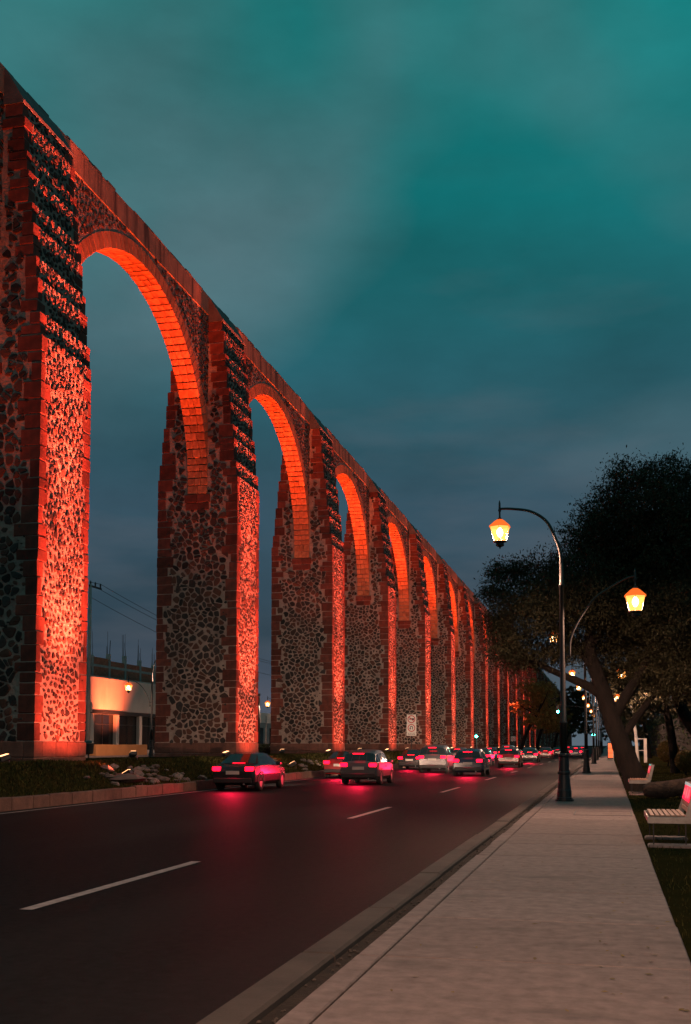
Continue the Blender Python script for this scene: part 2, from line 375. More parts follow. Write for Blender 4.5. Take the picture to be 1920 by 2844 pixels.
# ------------------------------------------------------------------ aqueduct
PX = -21.25; HW0 = 2.25; PD = 3.66; ZB = .6; ZT = 24.85; ZP = 24.5
STEPS = [15.95, 16.78, 18.05, 18.80, 20.05, 20.8, 22.0, 22.7, 24.0]; SBS = [.075, .14, .07, .14, .08, .15, .085, .11, .10]
def HW(z): return HW0 - sum(b for s, b in zip(STEPS, SBS) if z >= s)
PIERY = [13.0, 33.3, 53.8, 74.2, 94.4, 114.5, 134.4, 153.8, 173.3, 192.7, 212.2, 232.0]
while len(PIERY) < 30: PIERY.append(PIERY[-1] + 19.8)

def clip(poly, px, py, qx, qy):      # keep the half nearer p than q
    mx_, my_ = (px + qx) / 2, (py + qy) / 2; nx, ny = qx - px, qy - py; outp = []
    n = len(poly)
    for i in range(n):
        a = poly[i]; b = poly[(i + 1) % n]
        da = (a[0] - mx_) * nx + (a[1] - my_) * ny; db = (b[0] - mx_) * nx + (b[1] - my_) * ny
        if da <= 0: outp.append(a)
        if (da < 0 < db) or (db < 0 < da):
            t = da / (da - db); outp.append((a[0] + (b[0] - a[0]) * t, a[1] + (b[1] - a[1]) * t))
    return outp
def rubble(w, h, cw, ch, rnd, fill=(.68, .9)):
    """irregular rounded stone outlines packed over a w x h rectangle; returns list of (centre, [(u,v)...])"""
    nx, ny = max(1, int(w / cw)), max(1, int(h / ch)); cw, ch = w / nx, h / ny; P = {}
    for j in range(-2, ny + 2):
        for i in range(-2, nx + 2):
            if rnd.random() < .24: continue
            P[i, j] = ((i + .5 + (.5 if j % 2 else 0) + rnd.uniform(-.46, .46)) * cw, (j + .5 + rnd.uniform(-.46, .46)) * ch)
    res = []
    for j in range(ny):
        for i in range(nx):
            if (i, j) not in P: continue
            px, py = P[i, j]; e1, e2 = cw * 1.35, ch * 1.5; poly = [(px - e1, py - e2), (px + e1, py - e2), (px + e1, py + e2), (px - e1, py + e2)]
            for dj in (-2, -1, 0, 1, 2):
                for di in (-2, -1, 0, 1, 2):
                    if di or dj:
                        q = P.get((i + di, j + dj))
                        if q: poly = clip(poly, px, py, q[0], q[1])
            if len(poly) < 3: continue
            mxu = sum(p[0] for p in poly) / len(poly); mxv = sum(p[1] for p in poly) / len(poly)
            # corner cutting for a worn outline
            pp = []
            n = len(poly)
            for k in range(n):
                a, b = poly[k], poly[(k + 1) % n]
                if math.hypot(a[0] - b[0], a[1] - b[1]) < .03: continue
                t = rnd.uniform(.12, .26); pp.append((a[0] + (b[0] - a[0]) * t, a[1] + (b[1] - a[1]) * t)); pp.append((b[0] + (a[0] - b[0]) * t, b[1] + (a[1] - b[1]) * t))
            if len(pp) < 4: continue
            k = rnd.uniform(*fill)
            if rnd.random() < .14: k *= rnd.uniform(.4, .8)
            sx = k * rnd.uniform(.95, 1.0); sy = k * rnd.uniform(.88, 1.0)
            pp = [(mxu + (a - mxu) * sx, mxv + (b - mxv) * sy) for a, b in pp]
            res.append(((mxu, mxv), pp))
    return res
def stone_geo(c, poly, O, U, V, N, rnd):
    """domed stone: outline at the wall plane, inset rim proud of it"""
    d = rnd.uniform(.015, .05); n = len(poly); vs = []; tx, ty = rnd.uniform(-.10, .10), rnd.uniform(-.10, .10)
    for (a, b) in poly: vs.append(O + U * a + V * b - N * .03)
    for (a, b) in poly:
        u_, v_ = a - c[0], b - c[1]
        vs.append(O + U * (c[0] + u_ * .80) + V * (c[1] + v_ * .80) + N * (d + u_ * tx + v_ * ty + rnd.uniform(-.006, .006)))
    vs.append(O + U * c[0] + V * c[1] + N * (d * 1.25))
    fs = []
    for i in range(n):
        j = (i + 1) % n; fs.append((i, j, n + j, n + i)); fs.append((n + i, n + j, 2 * n))
    return vs, fs
def quoin_courses(rnd):
    z = 1.75; res = []; k = rnd.randint(0, 1)
    while z < ZP - .12:
        h = rnd.uniform(.30, .66)
        nxt = [s for s in STEPS + [ZP] if s > z + .15][0]
        if z + h > nxt - .22: h = nxt - z
        lf = rnd.uniform(.30, .92); lr = rnd.uniform(.20, .62)
        res.append((z, z + h, lf, lr)); z += h; k += 1
    return res
def quoin_geo(x0, x1, y0, y1, z0, z1, rnd):
    b = MB(); g = .008
    b.box(x0, x1, y0, y1, z0 + g, z1 - g, bev=rnd.uniform(.015, .035))
    vs = [Vector(p) + Vector((rnd.uniform(-.008, .008), rnd.uniform(-.008, .008), rnd.uniform(-.010, .010))) for p in b.v]
    return vs, b.f
def pier_pieces(seed):
    """local pieces of one pier (x across the wall, y along it): stones [(verts, faces, centre, size, face)], quoins, plinth"""
    rnd = random.Random(seed); stones = []; quoins = []; plinth = []
    qs = {c: quoin_courses(rnd) for c in ('ne', 'nw', 'fe')}
    def qlen(corner, z, which):
        for (a, b, lf, lr) in qs[corner]:
            if a <= z < b: return lf if which == 'f' else lr
        return .4
    # quoins at the near-east (road), near-west and far-east corners, proud of the mortar face
    pr_ = .022
    for c, lst in qs.items():
        for (z0, z1, lf, lr) in lst:
            hw = HW((z0 + z1) / 2); e = pr_ + rnd.uniform(-.01, .014); e2 = pr_ + rnd.uniform(-.01, .014)
            if c == 'ne': a = (hw - lf, hw + e, -e2, lr, z0, z1)
            elif c == 'nw': a = (-hw - e, -hw + lf, -e2, lr, z0, z1)
            else: a = (hw - lf, hw + e, PD - lr, PD + e2, z0, z1)
            quoins.append((*quoin_geo(*a, rnd), ((a[0] + a[1]) / 2, (a[2] + a[3]) / 2, (z0 + z1) / 2), c))
    # plinth of big blocks
    for z0, z1 in ((ZB, 1.18), (1.18, 1.74)):
        x = -HW0 - .05
        while x < HW0 + .04:
            w = min(rnd.uniform(.55, .95), HW0 + .05 - x)
            if HW0 + .05 - (x + w) < .3: w = HW0 + .05 - x
            plinth.append(quoin_geo(x + .006, x + w - .006, -.05, .5, z0, z1, rnd)); x += w
        y = .5
        while y < PD + .04:
            w = min(rnd.uniform(.55, .95), PD + .05 - y)
            if PD + .05 - (y + w) < .3: w = PD + .05 - y
            plinth.append(quoin_geo(HW0 - .45, HW0 + .05, y + .006, y + w - .006, z0, z1, rnd)); y += w
    # frontal face, facing -y
    O, U, V, N = Vector((-HW0, 0, 1.74)), Vector((1, 0, 0)), Vector((0, 0, 1)), Vector((0, -1, 0))
    for c, poly in rubble(2 * HW0, ZP - 1.80, .36, .205, rnd, (.88, 1.05)):
        x = c[0] - HW0; z = c[1] + 1.74; hw = HW(z); rad = max(abs(p[0] - c[0]) for p in poly) * .8
        if x + rad * .75 > hw - qlen('ne', z, 'f') or x - rad * .75 < -hw + qlen('nw', z, 'f'): continue
        if z > 14.95 and abs(x) < .57 + rad: continue
        if 14.2 < z <= 14.95 and abs(x) < .7 + rad: continue
        vs, fs = stone_geo(c, poly, O, U, V, N, rnd); stones.append((vs, fs, Vector((x, 0, z)), rad, 'front'))
    # road face, facing +x, stepping back
    for c, poly in rubble(PD, ZP - 1.80, .24, .205, rnd, (.50, .92)):
        y = c[0]; z = c[1] + 1.74; hw = HW(z); rad = max(abs(p[0] - c[0]) for p in poly) * .8
        if y - rad * .8 < qlen('ne', z, 'r') or y + rad * .8 > PD - qlen('fe', z, 'r'): continue
        vs, fs = stone_geo(c, poly, Vector((hw, 0, 1.74)), Vector((0, 1, 0)), V, Vector((1, 0, 0)), rnd); stones.append((vs, fs, Vector((hw, y, z)), rad, 'road'))
    # small packing stones pressed into the joints
    for face, w_, cnt in (('front', 2 * HW0, 520), ('road', PD, 620)):
        for _ in range(cnt):
            a = rnd.uniform(.3, w_ - .3); z = rnd.uniform(1.8, ZP - .15); hw = HW(z); r0 = rnd.uniform(.03, .075); n = rnd.randint(5, 7); ph = rnd.uniform(0, 6)
            if face == 'front' and (abs(a - HW0) > hw - .5 or (z > 14.2 and abs(a - HW0) < .75)): continue
            poly = [(a + r0 * rnd.uniform(.8, 1.7) * math.cos(ph + 6.283 * k / n), z + r0 * rnd.uniform(.6, 1.1) * math.sin(ph + 6.283 * k / n)) for k in range(n)]
            if face == 'front': g = stone_geo((a, z), poly, Vector((-HW0, 0, 0)), Vector((1, 0, 0)), V, N, rnd); stones.append((*g, Vector((a - HW0, 0, z)), r0 * .3, face))
            else: g = stone_geo((a, z), poly, Vector((hw, 0, 0)), Vector((0, 1, 0)), V, Vector((1, 0, 0)), rnd); stones.append((*g, Vector((hw, a, z)), r0 * .3, face))
    # impost blocks under the arch
    for x0, x1 in ((-.72, -.02), (.0, .72)):
        quoins.append((*quoin_geo(x0 + .005, x1, -.075, .3, 14.62, 15.06, rnd), (0, 0, 14.9), 'imp'))
    for x0, x1 in ((-.66, .05), (.06, .66)):
        quoins.append((*quoin_geo(x0, x1 - .005, -.035, .3, 14.2, 14.60, rnd), (0, 0, 14.4), 'imp'))
    return stones, quoins, plinth
def pier_core():
    zs = [ZB] + STEPS + [ZP]; prof = []
    for i, z in enumerate(zs[:-1]):
        h = HW(z + .01); prof += [(h, z), (h - .0, zs[i + 1])]
    L = [(-x, z) for x, z in reversed(prof)]; poly = prof + L; n = len(poly); b = MB()
    vs = [(x, 0, z) for x, z in poly] + [(x, PD, z) for x, z in poly]
    fs = [(i, (i + 1) % n, n + (i + 1) % n, n + i) for i in range(n)]
    b.add(vs, fs)
    # ends as stacked quads
    for i, z in enumerate(zs[:-1]):
        h = HW(z + .01); z1 = zs[i + 1]
        b.add([(-h, 0, z), (h, 0, z), (h, 0, z1), (-h, 0, z1)], [(0, 1, 2, 3)]); b.add([(-h, PD, z), (h, PD, z), (h, PD, z1), (-h, PD, z1)], [(3, 2, 1, 0)])
    return b
core_me = pier_core().mesh('pier', 'mortar')
aq = empty('aqueduct', (PX, PIERY[0], 0), 0, 'long stone aqueduct of tall round arches floodlit red along the road', 'aqueduct')
def proj(p):
    d = Vector(p) - Vector((0, 0, CZ)); w = d.dot(_v)
    return (960 + FPX * d.dot(_r) / w, _cy - FPX * d.dot(_u) / w, w)
variants = [pier_pieces(100 + k) for k in range(6)]
# choose the 300 largest-showing stones / quoins on the two nearest visible piers
cand_s = []; cand_q = []
for pi in (1, 2):
    st, qu, pl = variants[pi]; base = Vector((PX, PIERY[pi], 0))
    for k, s in enumerate(st):
        x, y, w = proj(base + s[2])
        if -10 < x < 1930 and 0 < y < 2120: cand_s.append((s[3] ** 2 / w ** 2 * (1 if s[4] == 'front' else .35), pi, k))
    for k, q in enumerate(qu):
        x, y, w = proj(base + Vector(q[2]))
        if -25 < x < 1930: cand_q.append((1 / w, pi, k))
cand_s.sort(reverse=True); cand_q.sort(reverse=True)
own_s = {(p, k) for _, p, k in cand_s[:300]}; own_q = {(p, k) for _, p, k in cand_q[:300]}
SH = {}
for v in range(6):
    st, qu, pl = variants[v]
    a = MB(); b = MB(); c = MB()
    for k, s in enumerate(st):
        if (v, k) not in own_s: a.add(s[0], s[1])
    for k, q in enumerate(qu):
        if (v, k) not in own_q: b.add(q[0], q[1])
    for p in pl: c.add(*p)
    SH[v] = (a.mesh('rubble', 'basalt'), b.mesh('quoins', 'cantera'), c.mesh('plinth', 'plinth'))
FAR_V = [3, 4, 5]
def piece(name, vs, fs, matn, parent):
    ctr = sum((Vector(p) for p in vs), Vector()) / len(vs); b = MB(); b.add([Vector(p) - ctr for p in vs], fs); return b.build(name, matn, parent, loc=ctr)
for i, Y in enumerate(PIERY):
    v = i if i in (1, 2, 3, 4, 5) else (0 if i == 0 else FAR_V[i % 3])
    pier = link('pier', core_me, aq, (0, Y - PIERY[0], 0))
    r_, q_, p_ = SH[v]
    tag(link('rubble', r_, pier), kind='stuff'); tag(link('quoins', q_, pier), kind='stuff'); tag(link('plinth', p_, pier), kind='stuff')
    if v in (1, 2):
        st, qu, pl = variants[v]
        for k, s in enumerate(st):
            if (v, k) in own_s: piece('stone', s[0], s[1], 'basalt', pier)
        for k, q in enumerate(qu):
            if (v, k) in own_q: piece('quoin', q[0], q[1], 'cantera', pier)
# arches
SPAN = 16.8; BW = .56; ZC = 15.52; RY = 8.42; RT = .70; INS = .07
def arc(t, off=0.0):   # t 0..1 along the ring, local y/z
    a = math.pi * (1 - t); rx = SPAN / 2 - INS
    return (SPAN / 2 + (rx + off) * math.cos(a), ZC + (RY + off) * math.sin(a))
def vouss(seed):
    rnd = random.Random(seed); res = []; N = 62; ts = [0]
    for i in range(N): ts.append(ts[-1] + rnd.uniform(.8, 1.2))
    ts = [t / ts[-1] for t in ts]
    def blocks(pa):   # pa(off) -> two (y,z) pairs along the arc
        cut = rnd.choice(([-BW, rnd.uniform(-.14, .14), BW], [-BW, rnd.uniform(-.26, -.12), rnd.uniform(.14, .26), BW]))
        for q in range(len(cut) - 1):
            x0, x1 = cut[q] + .006, cut[q + 1] - .006; d = rnd.uniform(-.014, .016); vs = []
            for off, g, k in ((RT, 0, 0), (.02 + d, 0, 0), (d, .03, .018)):
                (ya, za), (yb, zb) = pa(off); dy, dz = (yb - ya) * g, (zb - za) * g
                vs += [(x0 + k, ya + dy, za + dz), (x1 - k, ya + dy, za + dz), (x1 - k, yb - dy, zb - dz), (x0 + k, yb - dy, zb - dz)]
            fs = [(0, 1, 2, 3), (11, 10, 9, 8)]
            for L in (0, 4):
                for i in range(4):
                    j = (i + 1) % 4; fs.append((L + i, L + 4 + i, L + 4 + j, L + j))
            res.append((vs, fs))
    gap = .0009
    for i in range(N):
        blocks(lambda off, a=ts[i] + gap, b=ts[i + 1] - gap: (arc(a, off), arc(b, off)))
    blocks(lambda off: ((INS - off, 15.08), (INS - off, ZC - .012))); blocks(lambda off: ((SPAN - INS + off, ZC - .012), (SPAN - INS + off, 15.08)))
    return res
def spandrel():
    b = MB(); n = 48; xw = BW - .03
    arcp = [arc(i / n, .10) for i in range(n + 1)]
    for i in range(n):
        (ya, za), (yb, zb) = arcp[i], arcp[i + 1]
        for sx in (1, -1):
            q = [(sx * xw, ya, za), (sx * xw, yb, zb), (sx * xw, yb, ZT), (sx * xw, ya, ZT)]
            b.add(q, [(0, 1, 2, 3) if sx > 0 else (3, 2, 1, 0)])
        b.add([(-xw, ya, za), (xw, ya, za), (xw, yb, zb), (-xw, yb, zb)], [(3, 2, 1, 0)])
    b.add([(-xw, 0, ZT - .01), (xw, 0, ZT - .01), (xw, SPAN, ZT - .01), (-xw, SPAN, ZT - .01)], [(0, 1, 2, 3)])
    return b
sp_me = spandrel().mesh('arch', 'mortar')
def sp_rubble(seed):
    rnd = random.Random(seed); a = MB()
    for c, poly in rubble(SPAN, 9.6, .27, .22, rnd, (.6, .9)):
        y, z = c[0], c[1] + 15.2
        if z > ZT - .12: continue
        rr = math.hypot((y - SPAN / 2) / (SPAN / 2 - INS + RT + .12), max(0, z - ZC) / (RY + RT + .12))
        if rr < 1.0: continue
        a.add(*stone_geo(c, poly, Vector((BW - .03, 0, 15.2)), Vector((0, 1, 0)), Vector((0, 0, 1)), Vector((1, 0, 0)), rnd))
    return a.mesh('spandrel_rubble', 'basalt')
vsets = [vouss(40 + k) for k in range(3)]; spr = [sp_rubble(60 + k) for k in range(2)]
def joined(vset):
    a = MB(); 
    for vs, fs in vset: a.add(vs, fs)
    return a.mesh('voussoirs', 'voussoir')
vj = [joined(v) for v in vsets]
cap_len = SPAN
pp = MB(); y = 0.0
while y < SPAN - .01:
    w = min(random.uniform(1.6, 2.6), SPAN - y); w = SPAN - y if SPAN - y - w < .8 else w
    d = random.uniform(-.008, .008); pp.box(-.585 + d, .585 + d, y + .003, y + w - .003, ZT, 25.93 + random.uniform(-.02, .02), bev=.012); y += w
par_me = pp.mesh('parapet', 'plaster')
cp = MB(); y = 0.0
while y < SPAN - .01:
    w = min(random.uniform(.5, 1.1), SPAN - y)
    a = MB(); a.box(-.56 + random.uniform(-.05, .05), .56 + random.uniform(-.06, .05), y, y + w, 25.90, 26.03 + random.uniform(-.04, .07), bev=.05); cp.add(a.v, a.f); y += w
cop_me = cp.mesh('coping', 'coping')
pt = MB(); pf = [(1.36, ZP - .02), (1.37, ZP + .10), (.66, 25.80), (-.66, 25.80), (-1.37, ZP + .10), (-1.36, ZP - .02)]   # weathered sloping cap
npf = len(pf); pt.add([(x, -.06, z) for x, z in pf] + [(x, PD + .06, z) for x, z in pf], [(i, npf + i, npf + (i + 1) % npf, (i + 1) % npf) for i in range(npf)] + [tuple(range(npf)), tuple(range(2 * npf - 1, npf - 1, -1))])
ppar_me = pt.mesh('pier_cap', 'coping')
pt = MB(); y = -.08
while y < PD + .06:
    w = min(random.uniform(.5, 1.0), PD + .08 - y); pt.box(-.56 + random.uniform(-.05, .05), .56 + random.uniform(-.05, .05), y, y + w, 25.78, 25.97 + random.uniform(-.03, .05), bev=.05); y += w
pcop_me = pt.mesh('pier_coping', 'coping')
n_own = 0
for i, Y in enumerate(PIERY):
    pa = link('pier_cap', ppar_me, aq, (0, Y - PIERY[0], 0)); link('coping', pcop_me, pa)
    if i == len(PIERY) - 1: break
    y0 = Y + PD; sc = (PIERY[i + 1] - y0) / SPAN
    ar = link('arch', sp_me, aq, (0, y0 - PIERY[0], 0)); ar.scale.y = sc
    if i in (1, 2):
        for vs, fs in vsets[i - 1]:
            if n_own < 300: piece('voussoir', vs, fs, 'voussoir', ar); n_own += 1
            else: tag(piece('voussoir', vs, fs, 'voussoir', ar))
    else: tag(link('voussoirs', vj[i % 3], ar), kind='stuff')
    tag(link('spandrel_rubble', spr[i % 2], ar), kind='stuff')
    pa = link('parapet', par_me, aq, (0, y0 - PIERY[0], 0)); pa.scale.y = sc
    link('coping', cop_me, pa)

# floodlights that wash the piers and the soffits
def flood(loc, aim, label, group, energy, size, blend, col, radius=.12, on=True):
    t = empty('floodlight', loc, 0, label, 'floodlight', group)
    d = (Vector(aim) - Vector(loc) - Vector((0, 0, .22))).normalized(); q = d.to_track_quat('Z', 'X')
    h = MB().box(-.17, .17, -.13, .13, -.10, .08, bev=.03).build('housing', 'dark_metal', t, loc=(0, 0, .22)); h.rotation_mode = 'QUATERNION'; h.rotation_quaternion = q
    l = MB().box(-.14, .14, -.10, .10, .081, .092).build('lens', 'flood_lens', h)
    MB().box(-.19, -.172, -.03, .03, -.02, .13).box(.172, .19, -.03, .03, -.02, .13).box(-.19, .19, -.05, .05, -.03, -.012).build('bracket', 'dark_metal', t)
    s = light('beam', 'SPOT', Vector((0, 0, .22)) + d * .15, energy, col, t, spot_size=size, spot_blend=blend, shadow_soft_size=radius)
    s.rotation_mode = 'QUATERNION'; s.rotation_quaternion = (-d).to_track_quat('Z', 'Y')
    return t
LR = (1.0, .110, .054); LO = (1.0, .092, .012)
ordw = ['nearest', 'second', 'third', 'fourth', 'fifth', 'sixth', 'seventh', 'eighth', 'ninth', 'tenth', 'eleventh', 'twelfth', 'thirteenth', 'fourteenth']
def beam(t, aim, energy, size, blend, col):
    p = Vector(t.location); d = (Vector(aim) - p - Vector((0, 0, .22))).normalized()
    s_ = light('beam', 'SPOT', Vector((0, 0, .22)) + d * .15, energy, col, t, spot_size=size, spot_blend=blend, shadow_soft_size=.10)
    s_.rotation_mode = 'QUATERNION'; s_.rotation_quaternion = (-d).to_track_quat('Z', 'Y')
for i in range(0, 15):
  if i:
    Y = PIERY[i] + PD / 2; x = -16.4; k = (2.9 if i == 1 else 1.9 * random.Random(i).uniform(.82, 1.15)); aimx = -19.0
    t = flood((x, Y, res_z(x, Y)), (aimx, Y, 5.0), 'small floodlight at the road side of the %s pier' % ordw[i - 1], 'floodlights washing the piers', 1500 * k, R(120), 1.0, LR)
    beam(t, (aimx, Y, 13.0), 20200 * k, R(50), 1.0, LR); beam(t, (aimx, Y, 30.0), 100000 * k, R(24), 1.0, LR)
  ya, yb = PIERY[i] + PD, PIERY[i + 1]; x = -18.6
  t = flood((x, yb - 2.5, res_z(x, yb - 2.5)), (-21.0, yb - 6.1, 15.5), ('small floodlight below the far end of the %s arch' % ordw[i - 1] if i else 'small floodlight before the nearest pier, at its left'), 'floodlights below the arches', 36000 * random.Random(i + 50).uniform(.8, 1.15), R(62), .9, LO)
  if 0 < i < 7:
      flood((x, ya + 3.4, res_z(x, ya + 3.4)), (-21.0, ya + 6.6, 15.5), 'small floodlight below the near end of the %s arch' % ordw[i - 1], 'floodlights below the arches', 30000, R(48), .35, LO)

# ------------------------------------------------------------------ street lamps
def lantern(parent, c):
    """tapered four-sided lantern hanging from c"""
    x, y, z = c
    hd = MB().lathe([(.012, .30), (.03, .22), (.035, .05), (.05, .0), (.028, -.05), (.028, -.20), (.06, -.24), (.075, -.27)], 8, (x, y, z)).build('hanger', 'iron', parent, smooth=True)
    cap = MB().lathe([(.08, -.27), (.16, -.32), (.335, -.47), (.35, -.49), (.33, -.50)], 6, (x, y, z)).build('lantern_cap', 'lantern_top', parent)
    gl = MB(); n = 6; prof = [(.315, -.50), (.20, -.93)]; vs = []
    for r_, zz in prof:
        for k in range(n):
            w = 2 * math.pi * (k + .5) / n; vs.append((x + r_ * math.cos(w), y + r_ * math.sin(w), z + zz))
    gl.add(vs, [(k, (k + 1) % n, n + (k + 1) % n, n + k) for k in range(n)])
    glo = gl.build('lantern_glass', 'lantern_glass', parent)
    ribs = MB()
    for k in range(n): ribs.tube([vs[k], vs[n + k]], .006, 4)
    ribs.build('lantern_frame', 'iron', glo)
    MB().lathe([(.205, -.925), (.208, -.945), (.125, -.955), (.12, -1.03), (.135, -1.04), (.10, -1.07), (.03, -1.10), (.012, -1.15)], 8, (x, y, z)).build('lantern_base', 'iron', parent, smooth=True)
    MB().lathe([(.03, -.52), (.085, -.60), (.095, -.68), (.06, -.76), (.03, -.80)], 10, (x, y, z)).build('bulb', 'bulb', glo, smooth=True)
def make_lamp():
    t = empty('street_lamp')
    MB().lathe([(.27, 0), (.27, .05), (.23, .06), (.23, .10), (.21, .12), (.205, .30), (.19, .34), (.16, .70), (.155, .76), (.18, .79), (.18, .83), (.15, .86), (.14, 1.25), (.165, 1.29), (.165, 1.34), (.12, 1.38)], 16).build('base', 'iron', t, smooth=False)
    MB().lathe([(.105, 1.36), (.10, 2.2), (.115, 2.23), (.115, 2.28), (.09, 2.31), (.075, 4.3), (.072, 6.2), (.085, 6.22), (.085, 6.28), (.06, 6.30), (.056, 6.9)], 12).build('post', 'iron', t, smooth=True)
    def arm(pts, rad, name):
        # smooth through control points
        P = [Vector(p) for p in pts]; o = []
        for i in range(len(P) - 1):
            p0, p1, p2, p3 = P[max(0, i - 1)], P[i], P[i + 1], P[min(len(P) - 1, i + 2)]
            for k in range(6):
                u = k / 6; o.append(.5 * ((2 * p1) + (p2 - p0) * u + (2 * p0 - 5 * p1 + 4 * p2 - p3) * u * u + (3 * p1 - p0 - 3 * p2 + p3) * u ** 3))
        o.append(P[-1]); return MB().tube(o, [rad[0] + (rad[1] - rad[0]) * k / (len(o) - 1) for k in range(len(o))], 8).build(name, 'iron', t, smooth=True)
    arm([(0, 0, 6.85), (-.02, 0, 7.2), (-.14, 0, 7.6), (-.40, 0, 8.15), (-.85, 0, 8.47), (-1.40, 0, 8.58), (-1.77, 0, 8.6)], (.055, .036), 'upper_arm')
    lantern(t, (-1.77, 0, 8.55))
    arm([(.21, 0, 4.15), (.22, 0, 4.55), (.30, 0, 4.85), (.50, 0, 5.24), (.92, 0, 5.82), (1.42, 0, 6.17), (1.86, 0, 6.40), (2.07, 0, 6.44)], (.034, .022), 'lower_arm')
    MB().box(0, .24, -.025, .025, 4.20, 4.26).box(0, .24, -.025, .025, 4.48, 4.54).build('arm_bracket', 'iron', t)
    lantern(t, (2.07, 0, 6.36))
    return t
LAMPC = (1.0, .53, .35)
def lamp_lights(t, e):
    light('lamp_light', 'SPOT', (-1.77, 0, 8.55 - .68), e, LAMPC, t, shadow_soft_size=.09, spot_size=R(179), spot_blend=.35)
    light('lamp_light', 'SPOT', (2.07, 0, 6.36 - .68), e * .75, LAMPC, t, shadow_soft_size=.09, spot_size=R(179), spot_blend=.35)
lamp = make_lamp()
lab = ['black double-armed street lamp on the pavement behind the camera', 'tallest black double-armed street lamp, nearest on the pavement',
       'second black street lamp along the pavement', 'third black street lamp along the pavement', 'fourth black street lamp along the pavement',
       'fifth black street lamp along the pavement', 'sixth black street lamp along the pavement', 'seventh black street lamp along the pavement, far off', 'eighth black street lamp along the pavement, farthest']
for i, Y in enumerate([-.8, 31.83, 64.3, 97.5, 121, 147, 176, 206, 238]):
    o = lamp if i == 0 else copy_tree(lamp)
    o.location = (-1.25, Y, 0); tag(o, lab[i], 'street lamp', 'street lamps along the pavement')
lamps = [o for o in COL.objects if o.name.startswith('street_lamp')]
for o in lamps:
    if o.location.y < 160: lamp_lights(o, 15500)
fl = []
for i, (x, Y) in enumerate([(-30.9, 73.2), (-30.9, 106), (-30.9, 139)]):
    o = copy_tree(lamps[5]); 
    for ch in list(o.children):
        if ch.type == 'LIGHT': bpy.data.objects.remove(ch)
    o.location = (-32.3, Y, .75); o.rotation_euler = (0, 0, math.pi + R(47)); o.scale = (.88,) * 3
    tag(o, ['street lamp seen beyond the first arch, lit before the pale wall', 'black street lamp across the far road, second beyond the arches', 'black street lamp across the far road, third beyond the arches'][i], 'street lamp', 'street lamps across the far road')
    lamp_lights(o, 8000)

# ------------------------------------------------------------------ beyond the aqueduct
BX = -46.0
b = empty('shop_building', (BX, 80, .8), 0, 'low building with pale lit fascia over dark shop windows beyond the first arch', 'building')
MB().box(-14, -.4, 0, 48, 0, 4.05).build('wall', 'grey_concrete', b)
MB().box(-14, 0, -.2, 48.2, 4.06, 7.15, bev=.03).build('fascia', 'stucco', b)
MB().box(-13.8, -.3, 0, 48, 7.15, 7.3).build('roof', 'grey_concrete', b)
MB().box(-.7, .12, -.1, 48.1, 3.75, 4.05).build('soffit_band', 'dark_metal', b)
for k in range(9):
    y0 = .3 + k * 5.3
    w = MB().box(-.40, -.36, y0 + .55, y0 + 5.05, .35, 3.7).build('window', 'dark_glass', b)
    f = MB()
    for q in (0, 1, 2): f.box(-.36, -.31, y0 + .55 + q * 2.22, y0 + .61 + q * 2.22, .35, 3.7)
    f.box(-.36, -.315, y0 + .6, y0 + 5.05, 2.75, 2.81); f.build('window_frame', 'dark_metal', w)
    MB().box(-.45, .02, y0 - .3, y0 + .35, 0, 3.74).build('column', 'stucco', b)
MB().box(-.39, .1, 0, 48, 0, .34).build('base_course', 'grey_concrete', b)
flood((-41.6, 92.5, .8), (BX, 94.2, 6.3), 'floodlight hidden behind the ochre wall, lighting the pale fascia', None, 16000, R(70), 1.0, (1.0, .16, .055))
# unfinished brick storey with starter bars
u = empty('unfinished_building', (-54, 92, .8), 0, 'unfinished brick building with concrete posts and rusty starter bars on top', 'building')
MB().box(-10, 0, -2, 44, 0, 8.2).build('lower_wall', 'grey_concrete', u)
rb = random.Random(5)
for k in range(11):
    y0 = -2 + k * 4.1; h = rb.choice((10.4, 10.9, 11.3, 10.2))
    pn = MB().box(-.25, 0, y0 + .35, y0 + 4.0, 8.2, h, bev=.01).build('brick_panel', 'brick', u)
    br = MB()
    for r_ in range(int((h - 8.25) / .22)):
        for q in range(9):
            ya = y0 + .37 + q * .40 + (.2 if r_ % 2 else 0)
            if ya + .38 < y0 + 4.0: br.box(-.02, .022 + rb.uniform(-.006, .008), ya, ya + .38, 8.24 + r_ * .22, 8.24 + r_ * .22 + .19)
    tag(br.build('bricks', 'brick', pn), kind='stuff')
    ph = h + rb.uniform(.1, .9)
    MB().box(-.35, .08, y0, y0 + .34, 8.2, ph).build('post', 'grey_concrete', u)
    MB().box(-.3, .06, y0 + .34, y0 + 4.1, 9.35, 9.62).build('beam', 'grey_concrete', u)
    sb = MB()
    for q in range(5):
        xx = -.3 + .3 * (q % 2) ; yy = y0 + .04 + .06 * q + rb.uniform(0, .03); top = ph + rb.uniform(.7, 2.6)
        sb.tube([(xx, yy, ph - .1), (xx + rb.uniform(-.08, .08), yy + rb.uniform(-.08, .08), top)], .022, 4)
    sb.build('starter_bars', 'dark_metal', u)
MB().box(-4, -1, 9.5, 12.0, 8.2, 12.2).build('stair_tower', 'brick', u)
tk = empty('water_tank', (-56, 99, 11.0), 0, 'dark round water tank on the unfinished building', 'water tank')
MB().lathe([(.5, 0), (.55, .1), (.55, .9), (.4, 1.2), (.15, 1.3)], 12).build('tank', 'rubber', tk, smooth=True)
